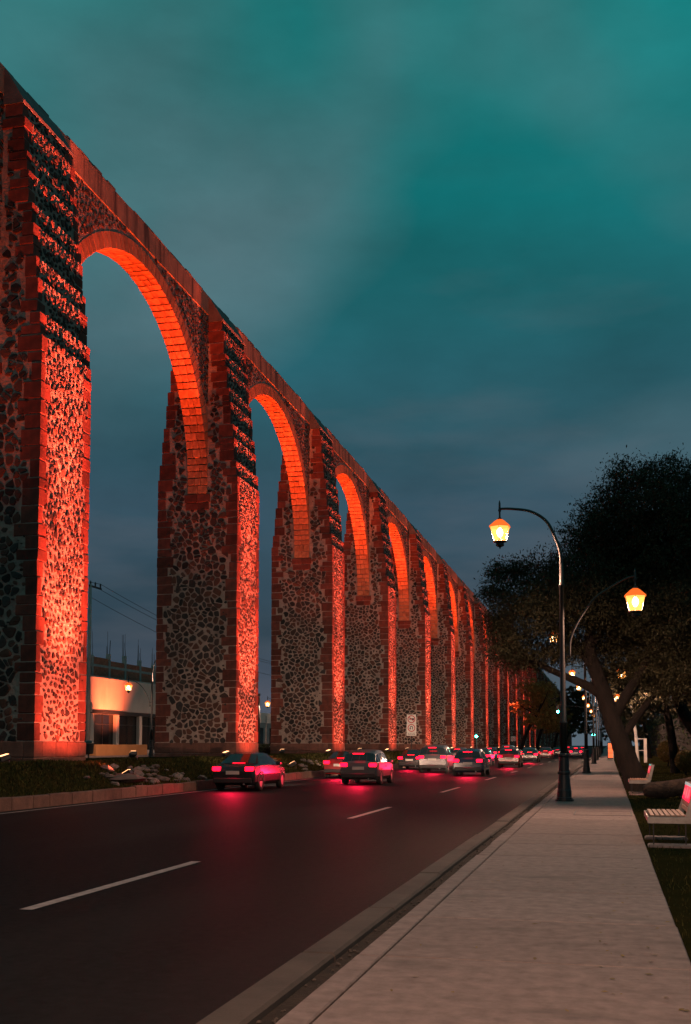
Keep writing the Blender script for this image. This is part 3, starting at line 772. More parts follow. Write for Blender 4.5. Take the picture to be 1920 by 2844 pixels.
# long dark block behind the further arches
g = empty('grey_building', (-50, 134, .8), 0, 'plain dark grey building with railings seen through the second arch', 'building')
MB().box(-14, 0, 0, 60, 0, 5.2).build('wall', 'grey_concrete', g)
for k in range(8): MB().box(0, .03, 2 + k * 7, 6 + k * 7, 1.0, 3.4).build('window', 'dark_glass', g)
MB().box(-14, .15, -.2, 60.2, 5.2, 5.45).build('roof_edge', 'grey_concrete', g)
ow = MB().box(-.25, .25, 0, 9.4, 0, .86, bev=.02).build('ochre_wall', 'ochre', loc=(-38, 75.3, .8)); tag(ow, 'low ochre wall in front of the dark shop windows', 'wall')
# utility poles and wires
def pole(y, top, label):
    t = empty('utility_pole', (-42, y, .8), 0, label, 'utility pole', 'utility poles across the far road')
    MB().lathe([(.19, 0), (.12, top)], 10).build('shaft', 'grey_concrete', t, smooth=True)
    MB().box(-.06, .06, -.2, 2.0, top - .22, top - .08).build('crossarm', 'dark_metal', t)
    for yy in (.05, .9, 1.85): MB().lathe([(.05, 0), (.07, .08), (.05, .14), (.08, .2), (.05, .34), (.02, .38)], 8, (0, yy, top - .08)).build('insulator', 'dark_metal', t, smooth=True)
    MB().box(-.14, .14, .19, .45, 3.6, 4.4).build('meter_box', 'grey_concrete', t)
    return t
pole(82.3, 14.3, 'grey concrete utility pole with crossarm beside the nearest pier'); pole(138.0, 11.3, 'grey utility pole farther along, hidden behind the third pier')
def wire(p0, p1, sag, label):
    pts = []
    for k in range(25):
        t = k / 24; p = Vector(p0).lerp(Vector(p1), t); p.z -= sag * 4 * t * (1 - t); pts.append(p)
    tag(MB().tube(pts, .022, 4).build('overhead_wire', 'rubber'), label, 'wire', 'overhead wires')
wire((-42, 84.2, 15.35), (-42, 139.9, 12.4), 1.0, 'uppermost overhead wire from the crossarm end')
wire((-42, 83.2, 15.0), (-42, 138.9, 12.2), 1.05, 'middle overhead wire running beside the uppermost one')
wire((-42, 82.45, 14.0), (-42, 138.1, 10.6), 1.0, 'lowest overhead wire leaving the utility pole shaft')
wire((-42, 84.2, 15.35), (-42, 30, 15.6), .8, 'overhead wire from the crossarm toward the left, behind the nearest pier')
# litter bin
t = empty('litter_bin', (-30.2, 59.3, .74), 0, 'black hinged litter bin standing beyond the nearest pier', 'bin')
MB().lathe([(.18, 0), (.2, .06), (.05, .08), (.05, .34)], 10).build('stand', 'iron', t); MB().lathe([(.24, .34), (.29, .42), (.31, .86), (.33, .88), (.33, .98)], 14).build('drum', 'iron', t); MB().lathe([(.33, .99), (.34, 1.02), (.2, 1.12), (.05, 1.16)], 14).build('lid', 'iron', t)
# board sign and hedge seen through the second arch
t = empty('board_sign', (-27, 83.7, .68), 0, 'blank pale board sign on a post above the clipped hedge', 'sign')
MB().lathe([(.03, 0), (.03, 3.3)], 8, (.06, 0, 0)).build('post', 'steel', t); MB().box(0, .03, -1.35, 1.3, 2.72, 3.52, bev=.005).build('panel', 'sign_white', t)
t = empty('dark_mast', (-34.5, 104.8, .66), 0, 'thin dark mast with a cap rising behind the board sign', 'mast'); MB().lathe([(.13, 0), (.10, 6.0), (.14, 6.05), (.14, 6.2)], 8).build('pole', 'dark_metal', t)
def leafy_box(name, x0, x1, y0, y1, z0, z1, n, matn, parent, size=.07):
    P = rng.random((n, 3)); face = rng.integers(0, 4, n)
    P[:, 0] = np.where(face == 0, 1 - .08 * P[:, 0], P[:, 0]); P[:, 2] = np.where(face == 1, 1 - .06 * P[:, 2], P[:, 2]); P[:, 1] = np.where(face == 2, .04 * P[:, 1], P[:, 1])
    c = np.array([x0, y0, z0]) + P * np.array([x1 - x0, y1 - y0, z1 - z0]) + rng.normal(0, .04, (n, 3))
    return link(name, leafquads(c, size, size * .6, matn), parent)
def leafquads(c, L, w, matn, droop=0.0):
    n = len(c); a = rng.normal(size=(n, 3)); a[:, 2] -= droop; a /= np.linalg.norm(a, axis=1)[:, None]
    b = np.cross(a, rng.normal(size=(n, 3))); b /= np.linalg.norm(b, axis=1)[:, None]
    s = rng.uniform(.6, 1.4, n)[:, None]; a = a * L * s; b = b * w * s
    P = np.stack([c - a * .5, c + b * .5, c + a * .5, c - b * .5], 1)
    return quads_mesh('leaves', P, matn)
for i, (x, y0, y1) in enumerate([(-24.6, 58.5, 86), (-24.6, 99.5, 113), (-24.6, 119.5, 133)]):
    t = empty('hedge', (x, y0, .85), 0, ['clipped low hedge behind the second arch', 'clipped low hedge behind the fourth arch', 'clipped low hedge behind the fifth arch'][i], 'hedge', 'clipped hedges behind the arches')
    MB().box(-.5, .5, .1, y1 - y0 - .1, 0, .62).build('stems', 'bark', t); leafy_box('foliage', -.62, .62, 0, y1 - y0, 0, .8, 9000, 'hedge_leaf', t, .12)

# ------------------------------------------------------------------ rocks on the reservation
rr = random.Random(3)
def rock_mesh(s):
    v = []; prof = [(.0, -.3), (.8, -.2), (1.0, .15), (.7, .5), (.25, .62)]; n = 7
    b = MB(); b.lathe([(max(.05, p[0]) * s, p[1] * s) for p in prof], n)
    b.v = [(x * rr.uniform(.75, 1.25), y * rr.uniform(.75, 1.25), z * rr.uniform(.7, 1.3)) for x, y, z in b.v]; return b
big = rock_mesh(.62); t = big.build('boulder', 'rock', loc=(-16.4, 35.0, res_z(-16.4, 35.0))); t.scale = (1.1, 1.9, .5); tag(t, 'broad flat boulder largest among the rubble on the grass', 'boulder')
pos = ['beside the boulder', 'near the kerb', 'toward the arches', 'at the edge of the heap']
for i in range(46):
    x = rr.uniform(-17.4, -15.7); y = rr.triangular(31.5, 42, 36.5); s = rr.choice((.10, .13, .16, .20, .26))
    o = rock_mesh(s).build('rock', 'rock', loc=(x, y, res_z(x, y) + .02)); o.rotation_euler = (rr.uniform(-.4, .4), rr.uniform(-.4, .4), rr.uniform(0, 6)); o.scale.z = .8
    tag(o, 'loose pale rock in the heap of rubble around the flat boulder', 'rock', 'loose rocks on the reservation')
for i in range(22):
    x = rr.uniform(-17.2, -15.7); y = rr.uniform(52, 66); o = rock_mesh(rr.choice((.1, .14, .2))).build('rock', 'rock', loc=(x, y, res_z(x, y) + .02)); o.rotation_euler = (0, 0, rr.uniform(0, 6))
    tag(o, 'loose rock in the farther scatter on the reservation grass', 'rock', 'farther scatter of rocks')

# ------------------------------------------------------------------ signs and signals
def ring_geo(b, x, y, z, r0, r1, mi, n=24):
    vs = []; 
    for k in range(n):
        w = 2 * math.pi * k / n; vs += [(x + r0 * math.cos(w), y, z + r0 * math.sin(w)), (x + r1 * math.cos(w), y, z + r1 * math.sin(w))]
    b.add(vs, [(2 * k, 2 * k + 1, (2 * k + 3) % (2 * n), (2 * k + 2) % (2 * n)) for k in range(n)], mi)
def bar(b, x0, z0, x1, z1, w, y, mi):
    d = Vector((x1 - x0, 0, z1 - z0)).normalized(); p = Vector((-d.z, 0, d.x)) * w / 2
    b.add([(x0 - p.x, y, z0 - p.z), (x1 - p.x, y, z1 - p.z), (x1 + p.x, y, z1 + p.z), (x0 + p.x, y, z0 + p.z)], [(0, 1, 2, 3)], mi)
t = empty('traffic_sign', (-16.55, 92.4, res_z(-16.5, 92)), R(4), 'white sign pair with two red circles, U-turn arrow in the lower one', 'sign')
MB().tube([(0, .05, 0), (0, .05, 3.9)], .035, 8).build('post', 'dark_metal', t)
zb = 2.05
p1 = MB().box(-.40, .40, 0, .02, zb + .98, zb + 1.78, bev=.004).build('upper_panel', 'sign_white', t)
b1 = MB(); ring_geo(b1, 0, -.003, zb + 1.38, .265, .335, 0); b1.build('ring', 'sign_red', p1)
b1 = MB(); bar(b1, -.24, zb + 1.38 + .20, .24, zb + 1.38 - .20, .06, -.009, 0); b1.build('slash', 'sign_red', p1)
b1 = MB(); b1.add([(-.22, -.006, zb + 1.36), (.02, -.006, zb + 1.34), (.22, -.006, zb + 1.30), (.24, -.006, zb + 1.46), (-.04, -.006, zb + 1.45), (-.22, -.006, zb + 1.40)], [(0, 1, 2, 3, 4, 5)]); b1.build('symbol', 'sign_black', p1)
p2 = MB().box(-.42, .42, 0, .02, zb + .22, zb + .97, bev=.004).build('lower_panel', 'sign_white', t)
b1 = MB(); ring_geo(b1, 0, -.003, zb + .62, .265, .33, 0); b1.build('ring', 'sign_red', p2)
b1 = MB(); cz_ = zb + .66
prev = None
for k in range(9):
    w = math.pi * k / 8; q = (.105 * math.cos(w), cz_ + .105 * math.sin(w))
    if prev: bar(b1, *prev, *q, .055, -.006, 0)
    prev = q
bar(b1, .105, cz_, .105, cz_ - .17, .055, -.006, 0); bar(b1, -.105, cz_, -.105, cz_ - .09, .055, -.0065, 0); b1.add([(-.19, -.007, cz_ - .08), (-.105, -.007, cz_ - .19), (-.02, -.007, cz_ - .08)], [(0, 1, 2)]); b1.build('arrow', 'sign_black', p2)
p3 = MB().box(-.42, .42, 0, .02, zb - .06, zb + .21, bev=.004).build('text_panel', 'sign_white', t)
b1 = MB()
for k, x in enumerate((-.28, -.20, -.07, .05, .16, .27)): bar(b1, x, zb + .02, x, zb + .14, .035, -.004, 0); bar(b1, x - .03, zb + (.03 if k % 2 else .13), x + .05, zb + (.03 if k % 2 else .13), .025, -.005, 0)
b1.build('worn_lettering', 'coping', p3)
t = empty('small_sign', (-15.9, 188.0, res_z(-15.9, 188)), 0, 'small square white sign with a red crossed circle by the far piers', 'sign')
MB().tube([(0, .05, 0), (0, .05, 3.0)], .035, 6).build('post', 'dark_metal', t); p1 = MB().box(-.42, .42, 0, .02, 2.1, 2.9).build('panel', 'sign_white', t)
b1 = MB(); ring_geo(b1, 0, -.003, 2.5, .26, .33, 0, 16); bar(b1, -.2, 2.7, .2, 2.3, .06, -.006, 0); bar(b1, -.2, 2.3, .2, 2.7, .06, -.009, 0); b1.build('ring', 'sign_red', p1)
def signal_head(parent, x, y, z):
    h = MB().box(x - .17, x + .17, y, y + .22, z - .50, z + .50, bev=.03).build('signal_head', 'dark_metal', parent)
    for k, mm_ in ((.32, 'off_lamp'), (0, 'off_lamp'), (-.32, 'green_lamp')):
        q = MB(); n = 14; q.add([(x + .15 * math.cos(2 * math.pi * i / n), y - .012, z + k + .15 * math.sin(2 * math.pi * i / n)) for i in range(n)] , [tuple(range(n))]); q.build('lamp_lens', mm_, h)
        v = MB(); pts = [(x + .14 * math.cos(w), z + k + .14 * math.sin(w)) for w in [math.pi * i / 8 for i in range(9)]]
        v.add([(a, y - .16, c) for a, c in pts] + [(a, y, c) for a, c in pts], [(i, i + 1, 10 + i, 9 + i) for i in range(8)]); v.build('visor', 'dark_metal', h)
def signal(name, loc, z, label, mast=None):
    t = empty('traffic_light', loc, 0, label, 'traffic light', 'traffic lights at the crossing')
    MB().lathe([(.16, 0), (.16, .1), (.07, .14), (.06, z + .8 if not mast else 6.2)], 8).build('post', 'dark_metal', t)
    signal_head(t, 0, -.30, z + .32)
    if mast: MB().tube([(0, 0, 6.0), (mast * .5, 0, 6.35), (mast, 0, 6.4)], [.06, .05, .035], 6).build('mast_arm', 'dark_metal', t); signal_head(t, mast, -.2, 6.0)
    light('signal_glow', 'POINT', (0, -.62, z), 60, (.05, 1, .7), t, shadow_soft_size=.1)
signal('a', (-13.65 - 2.2, 134.2, .35), 2.35, 'green traffic light on the reservation by the distant piers'); signal('b', (-1.72, 134.2, 0), 2.85, 'green traffic light at the pavement edge with a mast arm', mast=-4.2)

# ------------------------------------------------------------------ benches, log, shelter and other things on the right
def make_bench():
    t = empty('park_bench'); L = 1.75
    for q in range(7):
        x = .03 + q * .082; MB().box(x, x + .062, .0, L, .435, .46, bev=.006).build('seat_slat', 'slat', t)
    for y in (-.03, L):
        f = MB().box(-.02, .66, y, y + .03, .325, .435, bev=.006).build('end_plate', 'steel', t)
        d = MB(); d.add([(.56, y, .435), (.68, y, .435), (.80, y, .95), (.73, y, .95), (.56, y + .03, .435), (.68, y + .03, .435), (.80, y + .03, .95), (.73, y + .03, .95)], [(0, 1, 2, 3), (7, 6, 5, 4), (0, 4, 5, 1), (1, 5, 6, 2), (2, 6, 7, 3), (3, 7, 4, 0)]); d.build('back_upright', 'steel', t)
        for x in (.06, .56): MB().box(x, x + .018, y + .006, y + .024, -.06, .34).build('leg', 'dark_metal', t)
    MB().box(-.02, .0, 0, L, .345, .432, bev=.004).build('front_rail', 'steel', t)
    for q in range(5):
        z = .50 + q * .085; x = .60 + (z - .45) * .235
        b_ = MB(); b_.add([(x, 0, z), (x + .022, 0, z), (x + .036, 0, z + .062), (x + .014, 0, z + .062), (x, L, z), (x + .022, L, z), (x + .036, L, z + .062), (x + .014, L, z + .062)], [(0, 1, 2, 3), (7, 6, 5, 4), (0, 4, 5, 1), (1, 5, 6, 2), (2, 6, 7, 3), (3, 7, 4, 0)]); b_.build('back_slat', 'slat', t)
    # backrest panel, its red, pink and cyan glow put in as emission colour
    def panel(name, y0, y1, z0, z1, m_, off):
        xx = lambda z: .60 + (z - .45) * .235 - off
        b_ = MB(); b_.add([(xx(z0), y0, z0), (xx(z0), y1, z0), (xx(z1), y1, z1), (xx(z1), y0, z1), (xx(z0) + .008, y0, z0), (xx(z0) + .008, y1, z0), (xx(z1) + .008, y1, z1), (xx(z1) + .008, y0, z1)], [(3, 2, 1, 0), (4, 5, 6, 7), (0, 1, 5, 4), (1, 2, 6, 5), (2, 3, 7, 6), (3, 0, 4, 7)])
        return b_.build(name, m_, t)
    a = panel('back_panel', .05, 1.70, .66, .94, 'glow_red', .020)
    for y0, y1, z0, z1, m_ in ((.05, 1.70, .905, .955, 'glow_cyan'), (.25, .52, .72, .86, 'glow_pink'), (.75, 1.0, .70, .88, 'glow_pink'), (1.2, 1.5, .74, .84, 'glow_pink')):
        c = panel('panel_patch', y0, y1, z0, z1, m_, .026); c.parent = a
    for y in (-.08, L - .30): MB().box(-.02, .70, y, y + .34, -.12, -.01, bev=.02).build('footing', 'concrete', t)
    return t
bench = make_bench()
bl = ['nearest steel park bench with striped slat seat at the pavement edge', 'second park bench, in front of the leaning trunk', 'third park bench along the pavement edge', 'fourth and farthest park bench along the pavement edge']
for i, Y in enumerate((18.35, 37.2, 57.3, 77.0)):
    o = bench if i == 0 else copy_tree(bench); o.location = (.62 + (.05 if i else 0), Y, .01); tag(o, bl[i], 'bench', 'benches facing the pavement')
lg = empty('fallen_log', (1.2, 34.4, 0), 0, 'thick fallen log with a sawn end lying on the grass', 'log')
P = [(-.18, .12, .22), (0, .1, .24), (.45, .05, .25), (1.0, 0, .36), (1.7, -.1, .52), (2.6, -.1, .66), (4.0, .1, .75)]
MB().tube(P, [.14, .24, .25, .22, .23, .26, .30], 14, rough=.12).build('trunk', 'log_bark', lg, smooth=True)
MB().tube([(.9, 0, .05), (1.2, -.35, .02), (1.9, -.6, .03)], [.09, .06, .03], 6).build('broken_branch', 'log_bark', lg, smooth=True)
t = empty('white_frame', (3.1, 106.4, -.03), 0, 'tall white metal frame standing empty on the lawn', 'frame')
MB().box(.16, .44, -.05, .05, 0, 2.2).build('upright', 'white_paint', t); MB().box(-.5, -.4, -.05, .05, 0, 2.2).build('upright', 'white_paint', t); MB().box(-.55, .44, -.055, .055, 2.2, 2.28).build('top_rail', 'white_paint', t); MB().box(-.4, .16, -.02, .02, 1.12, 1.18).build('middle_rail', 'white_paint', t)
t = empty('pale_pole', (2.75, 107.5, -.03), 0, 'pale leaning pole rising beside the white frame', 'pole'); MB().tube([(0, 0, 0), (-.2, 0, 3.0), (-.62, 0, 5.8)], [.17, .15, .12], 8).build('shaft', 'white_paint', t)
t = empty('bus_shelter', (.95, 117, 0), 0, 'small glass bus shelter with white roof on the pavement edge', 'bus shelter')
for x in (-.45, .55):
    for y in (0, 3.6): MB().box(x - .04, x + .04, y - .04, y + .04, -.05, 2.2).build('post', 'steel', t)
MB().box(-.7, .8, -.3, 3.9, 2.2, 2.36, bev=.03).build('roof', 'white_paint', t); MB().box(-.1, .5, -.1, -.06, 2.38, 2.95).build('route_sign', 'white_paint', t)
MB().box(-.40, .50, -.01, .01, .25, 2.1).build('end_pane', 'dark_glass', t); MB().box(.54, .56, .05, 3.55, .25, 2.1).build('back_pane', 'dark_glass', t); MB().box(.1, .5, .3, 3.3, .42, .47).build('bench_board', 'steel', t)
t = empty('advert_stand', (.35, 126, 0), 0, 'red lit advertising stand beyond the bus shelter', 'advert stand'); MB().box(-.45, .25, -.1, .1, .05, 1.95, bev=.02).build('case', 'dark_metal', t)
for k in range(3): MB().box(-.38, .18, -.115, -.105, .2 + k * .56, .7 + k * .56).build('lit_face', 'ad_warm', t)

# ------------------------------------------------------------------ trees
def crown_pts(lobes, n):
    """points spread in clumps through overlapping ellipsoids"""
    vol = np.array([l[3] * l[4] * l[5] for l in lobes]) ** .8; pr_ = vol / vol.sum(); C = []
    nc = max(8, n // 32); idx = rng.choice(len(lobes), nc, p=pr_)
    for i in idx:
        l = lobes[i]; d = rng.normal(size=3); d /= np.linalg.norm(d); rad = rng.random() ** .42
        c = np.array(l[:3]) + d * rad * np.array(l[3:6]); sp = rng.uniform(.10, .26) * min(1.0, (l[3] + l[5]) / 2.4 + .35)
        C.append(c + rng.normal(size=(32, 3)) * sp * np.array([1.25, 1.25, .75]))
    return np.concatenate(C)
def dense(P, rad, k):      # smooth path through the given points, with radii
    P = [Vector(p) for p in P]; o = []; ro = []
    for i in range(len(P) - 1):
        p0, p1, p2, p3 = P[max(0, i - 1)], P[i], P[i + 1], P[min(len(P) - 1, i + 2)]
        for q in range(k):
            u = q / k; o.append(.5 * ((2 * p1) + (p2 - p0) * u + (2 * p0 - 5 * p1 + 4 * p2 - p3) * u * u + (3 * p1 - p0 - 3 * p2 + p3) * u ** 3)); ro.append(rad[i] + (rad[i + 1] - rad[i]) * u)
    return o + [P[-1]], ro + [rad[-1]]
def tree(name, base, limbs, lobes, n, leaf, matn, label, group=None, droop=.35, blocks=None):
    t = empty(name, base, 0, label, 'tree', group)
    tr = MB().tube(*dense(limbs[0][0], limbs[0][1], 5), 16, rough=.11).build('trunk', 'bark', t, smooth=True)
    for p, r_ in limbs[1:]: MB().tube(*dense(p, r_, 4), 9, rough=.10).build('limb', 'bark', tr, smooth=True)
    link('crown', leafquads(crown_pts(lobes, n), leaf[0], leaf[1], matn, droop), t)
    return t
# big leaning tree over the pavement
B = Vector((1.05, 41.0, -.1))
def loc(x, y, Y=41.0): return at_y(x, y, Y) - B
def lobe(x, y, r_, dy=0.0, ry=1.0, depth=None):
    p = loc(x, y, 41.0 + dy); s = r_ / 75.0 * (41.0 + dy) / 41.0
    return (p.x, p.y, p.z, s, depth or max(1.0, s), s * ry)
lob = [lobe(1745, 1345, 80), lobe(1690, 1420, 75, 1), lobe(1880, 1340, 85, .5), lobe(1815, 1400, 100, -1), lobe(1640, 1500, 80), lobe(1720, 1520, 120, 1, 1, 2.2), lobe(1860, 1530, 130, 0, 1, 2.4),
       lobe(1560, 1580, 70), lobe(1470, 1600, 62, .5), lobe(1395, 1590, 46, 1, .7), lobe(1375, 1650, 42, 0), lobe(1440, 1690, 85, 0), lobe(1530, 1690, 100, -.5, 1, 2.0), lobe(1640, 1650, 120, 0, 1, 2.6), lobe(1760, 1680, 130, .6, 1, 2.6), lobe(1870, 1700, 130, 0, 1, 2.6),
       lobe(1420, 1800, 72, 0), lobe(1490, 1815, 66, .4, .8), lobe(1560, 1805, 62, 0, .7), lobe(1650, 1790, 80, 1, .7), lobe(1760, 1830, 105, 1, .8), lobe(1880, 1850, 110, 0, .9), lobe(1390, 1740, 48, .6), lobe(1960, 1450, 120, 0), lobe(1970, 1650, 140, 0), lobe(1990, 1820, 120, 0)]
T0 = [loc(1790, 2215), loc(1772, 2180), loc(1748, 2120), loc(1722, 2060), loc(1700, 2000), loc(1682, 1940), loc(1660, 1880), loc(1640, 1800), loc(1650, 1680), loc(1690, 1540)]
limbs = [(T0, [.60, .46, .38, .34, .31, .29, .25, .21, .15, .06]),
         ([T0[5], loc(1640, 1910), loc(1580, 1882), loc(1510, 1850), loc(1440, 1800), loc(1400, 1720)], [.20, .17, .14, .11, .08, .03]),
         ([T0[4], loc(1740, 1930), loc(1790, 1850), loc(1830, 1740), loc(1860, 1600), loc(1880, 1420)], [.22, .2, .17, .14, .09, .03]),
         ([T0[6], loc(1600, 1790), loc(1550, 1700), loc(1500, 1630)], [.14, .11, .07, .03]),
         ([T0[7], loc(1700, 1700), loc(1740, 1560), loc(1750, 1400)], [.15, .12, .08, .03]),
         ([T0[3], loc(1770, 1990, 41.5), loc(1810, 1940, 42), loc(1870, 1860, 42.5)], [.16, .13, .10, .05])]
tree('leaning_tree', B, limbs, lob, 270000, (.115, .040), 'leaf', 'big dark tree with leaning trunk spreading over the pavement', droop=.8)
# generic trees
def std_limbs(h, lean, s, rnd):
    a = [(0, 0, -.2), (lean * .2, 0, h * .2), (lean * .6, .1, h * .42), (lean, 0, h * .62), (lean * 1.1, 0, h * .85)]
    res = [(a, [s, s * .8, s * .65, s * .45, s * .15])]
    for k in range(5):
        w = k * 1.256 + rnd.uniform(-.4, .4); p = Vector(a[2]).lerp(Vector(a[3]), rnd.random()); q = p + Vector((math.cos(w), math.sin(w), .55)) * h * .2; r_ = q + Vector((math.cos(w), math.sin(w), .8)) * h * .16
        res.append(([p, q, r_], [s * .4, s * .25, s * .06]))
    return res
def std_lobes(h, w, lean, rnd, low=.42):
    res = []
    for k in range(13):
        a = rnd.uniform(0, 6.28); rr_ = rnd.uniform(.1, .75) * w; z = rnd.uniform(low, .88) * h; s = rnd.uniform(.26, .42) * w
        res.append((lean + rr_ * math.cos(a), rr_ * math.sin(a), z, s, s, s * .72))
    return res
def std_tree(x, y, z, h, w, lean, n, leaf, matn, label, group, seed, low=.42, s=.3):
    rnd = random.Random(seed); return tree('tree', (x, y, z), std_limbs(h, lean, s, rnd), std_lobes(h, w, lean, rnd, low), n, leaf, matn, label, group)
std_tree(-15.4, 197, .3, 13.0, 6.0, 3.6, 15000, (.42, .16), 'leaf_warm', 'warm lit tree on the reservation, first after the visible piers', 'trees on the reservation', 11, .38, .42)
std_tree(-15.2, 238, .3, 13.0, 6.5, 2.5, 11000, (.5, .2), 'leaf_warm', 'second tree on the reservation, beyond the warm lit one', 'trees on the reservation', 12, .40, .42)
std_tree(-14.0, 290, .3, 17.0, 8.0, 3.5, 10000, (.7, .28), 'leaf', 'third tree on the reservation, tall against the sky gap', 'trees on the reservation', 13, .3, .4)
std_tree(-14.0, 360, .3, 18.0, 9.0, 4.5, 9000, (.8, .3), 'leaf', 'farthest tree on the reservation', 'trees on the reservation', 14, .3, .4)
rt = [(5.6, 50, 12.5, 5.2, -.8, 'dark tree behind the leaning one, at the right edge', 21, .28), (3.8, 66, 12, 4.6, -1.2, 'dark tree on the lawn behind the third bench', 22, .30), (7.5, 82, 14, 6.5, -1, 'dark tree behind the round bush', 23, .22),
      (5.0, 140, 14, 5.5, -1.8, 'dark tree behind the bus shelter', 24, .22), (11.0, 56, 13, 6.5, -1, 'broad dark tree deep in the lawn at the right edge', 25, .12), (4.5, 175, 15, 6.0, -2.0, 'dark tree far along the pavement', 26, .22), (4.5, 220, 16, 7.0, -2.0, 'dark tree farther along the pavement', 27, .22), (3, 300, 18, 9.0, -1.0, 'farthest dark tree where the pavement ends', 28, .15)]
for x, y, h, w, ln, lb, sd_, low in rt: std_tree(x, y, -.05, h, w, ln, 13000 if y < 90 else 8000, (.30, .10) if y < 90 else (.55, .2), 'leaf', lb, 'trees along the lawn', sd_, low, .28)
# second leaning limb-like trunk at the right edge
tree('tree', (5.2, 44.5, -.1), [([(0, 0, -.1), (-.5, 0, 1.1), (-1.5, 0, 1.9), (-2.4, .3, 3.2), (-2.7, .3, 5.0), (-2.6, .2, 7.0)], [.36, .33, .29, .22, .15, .05]), ([(-2.4, .3, 3.2), (-1.6, .4, 4.6), (-1.2, .5, 6.4)], [.16, .12, .04])],
     std_lobes(10, 3.6, -2.0, random.Random(31), .5), 11000, (.24, .07), 'leaf', 'crooked tree with low bent trunk at the right edge', 'trees along the lawn')
def bush(x, y, r_, label):
    t = empty('round_bush', (x, y, -.05), 0, label, 'bush', 'clipped bushes on the lawn')
    MB().tube([(0, 0, 0), (0, 0, r_ * 1.2)], .06, 6).build('stem', 'bark', t); d = rng.normal(size=(5000, 3)); d /= np.linalg.norm(d, axis=1)[:, None]
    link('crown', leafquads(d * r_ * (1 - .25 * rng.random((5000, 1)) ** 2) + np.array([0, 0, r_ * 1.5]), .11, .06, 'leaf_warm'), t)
bush(4.3, 83.8, .8, 'round clipped bush on a stem near the white frame'); bush(4.0, 60.5, .55, 'small round bush left of the dark tree base'); bush(6.6, 63.0, .9, 'larger round bush at the right edge of the lawn')
# dense planting that closes the park at the right
hd = empty('park_hedge', (7.6, 64, -.05), 0, 'tall unlit hedge closing the park behind the lawn', 'hedge'); MB().box(-.8, .8, 0, 190, 0, 4.4).build('stems', 'bark', hd); leafy_box('foliage', -1.1, 1.1, 0, 190, 0, 5.4, 30000, 'hedge_leaf', hd, .34)

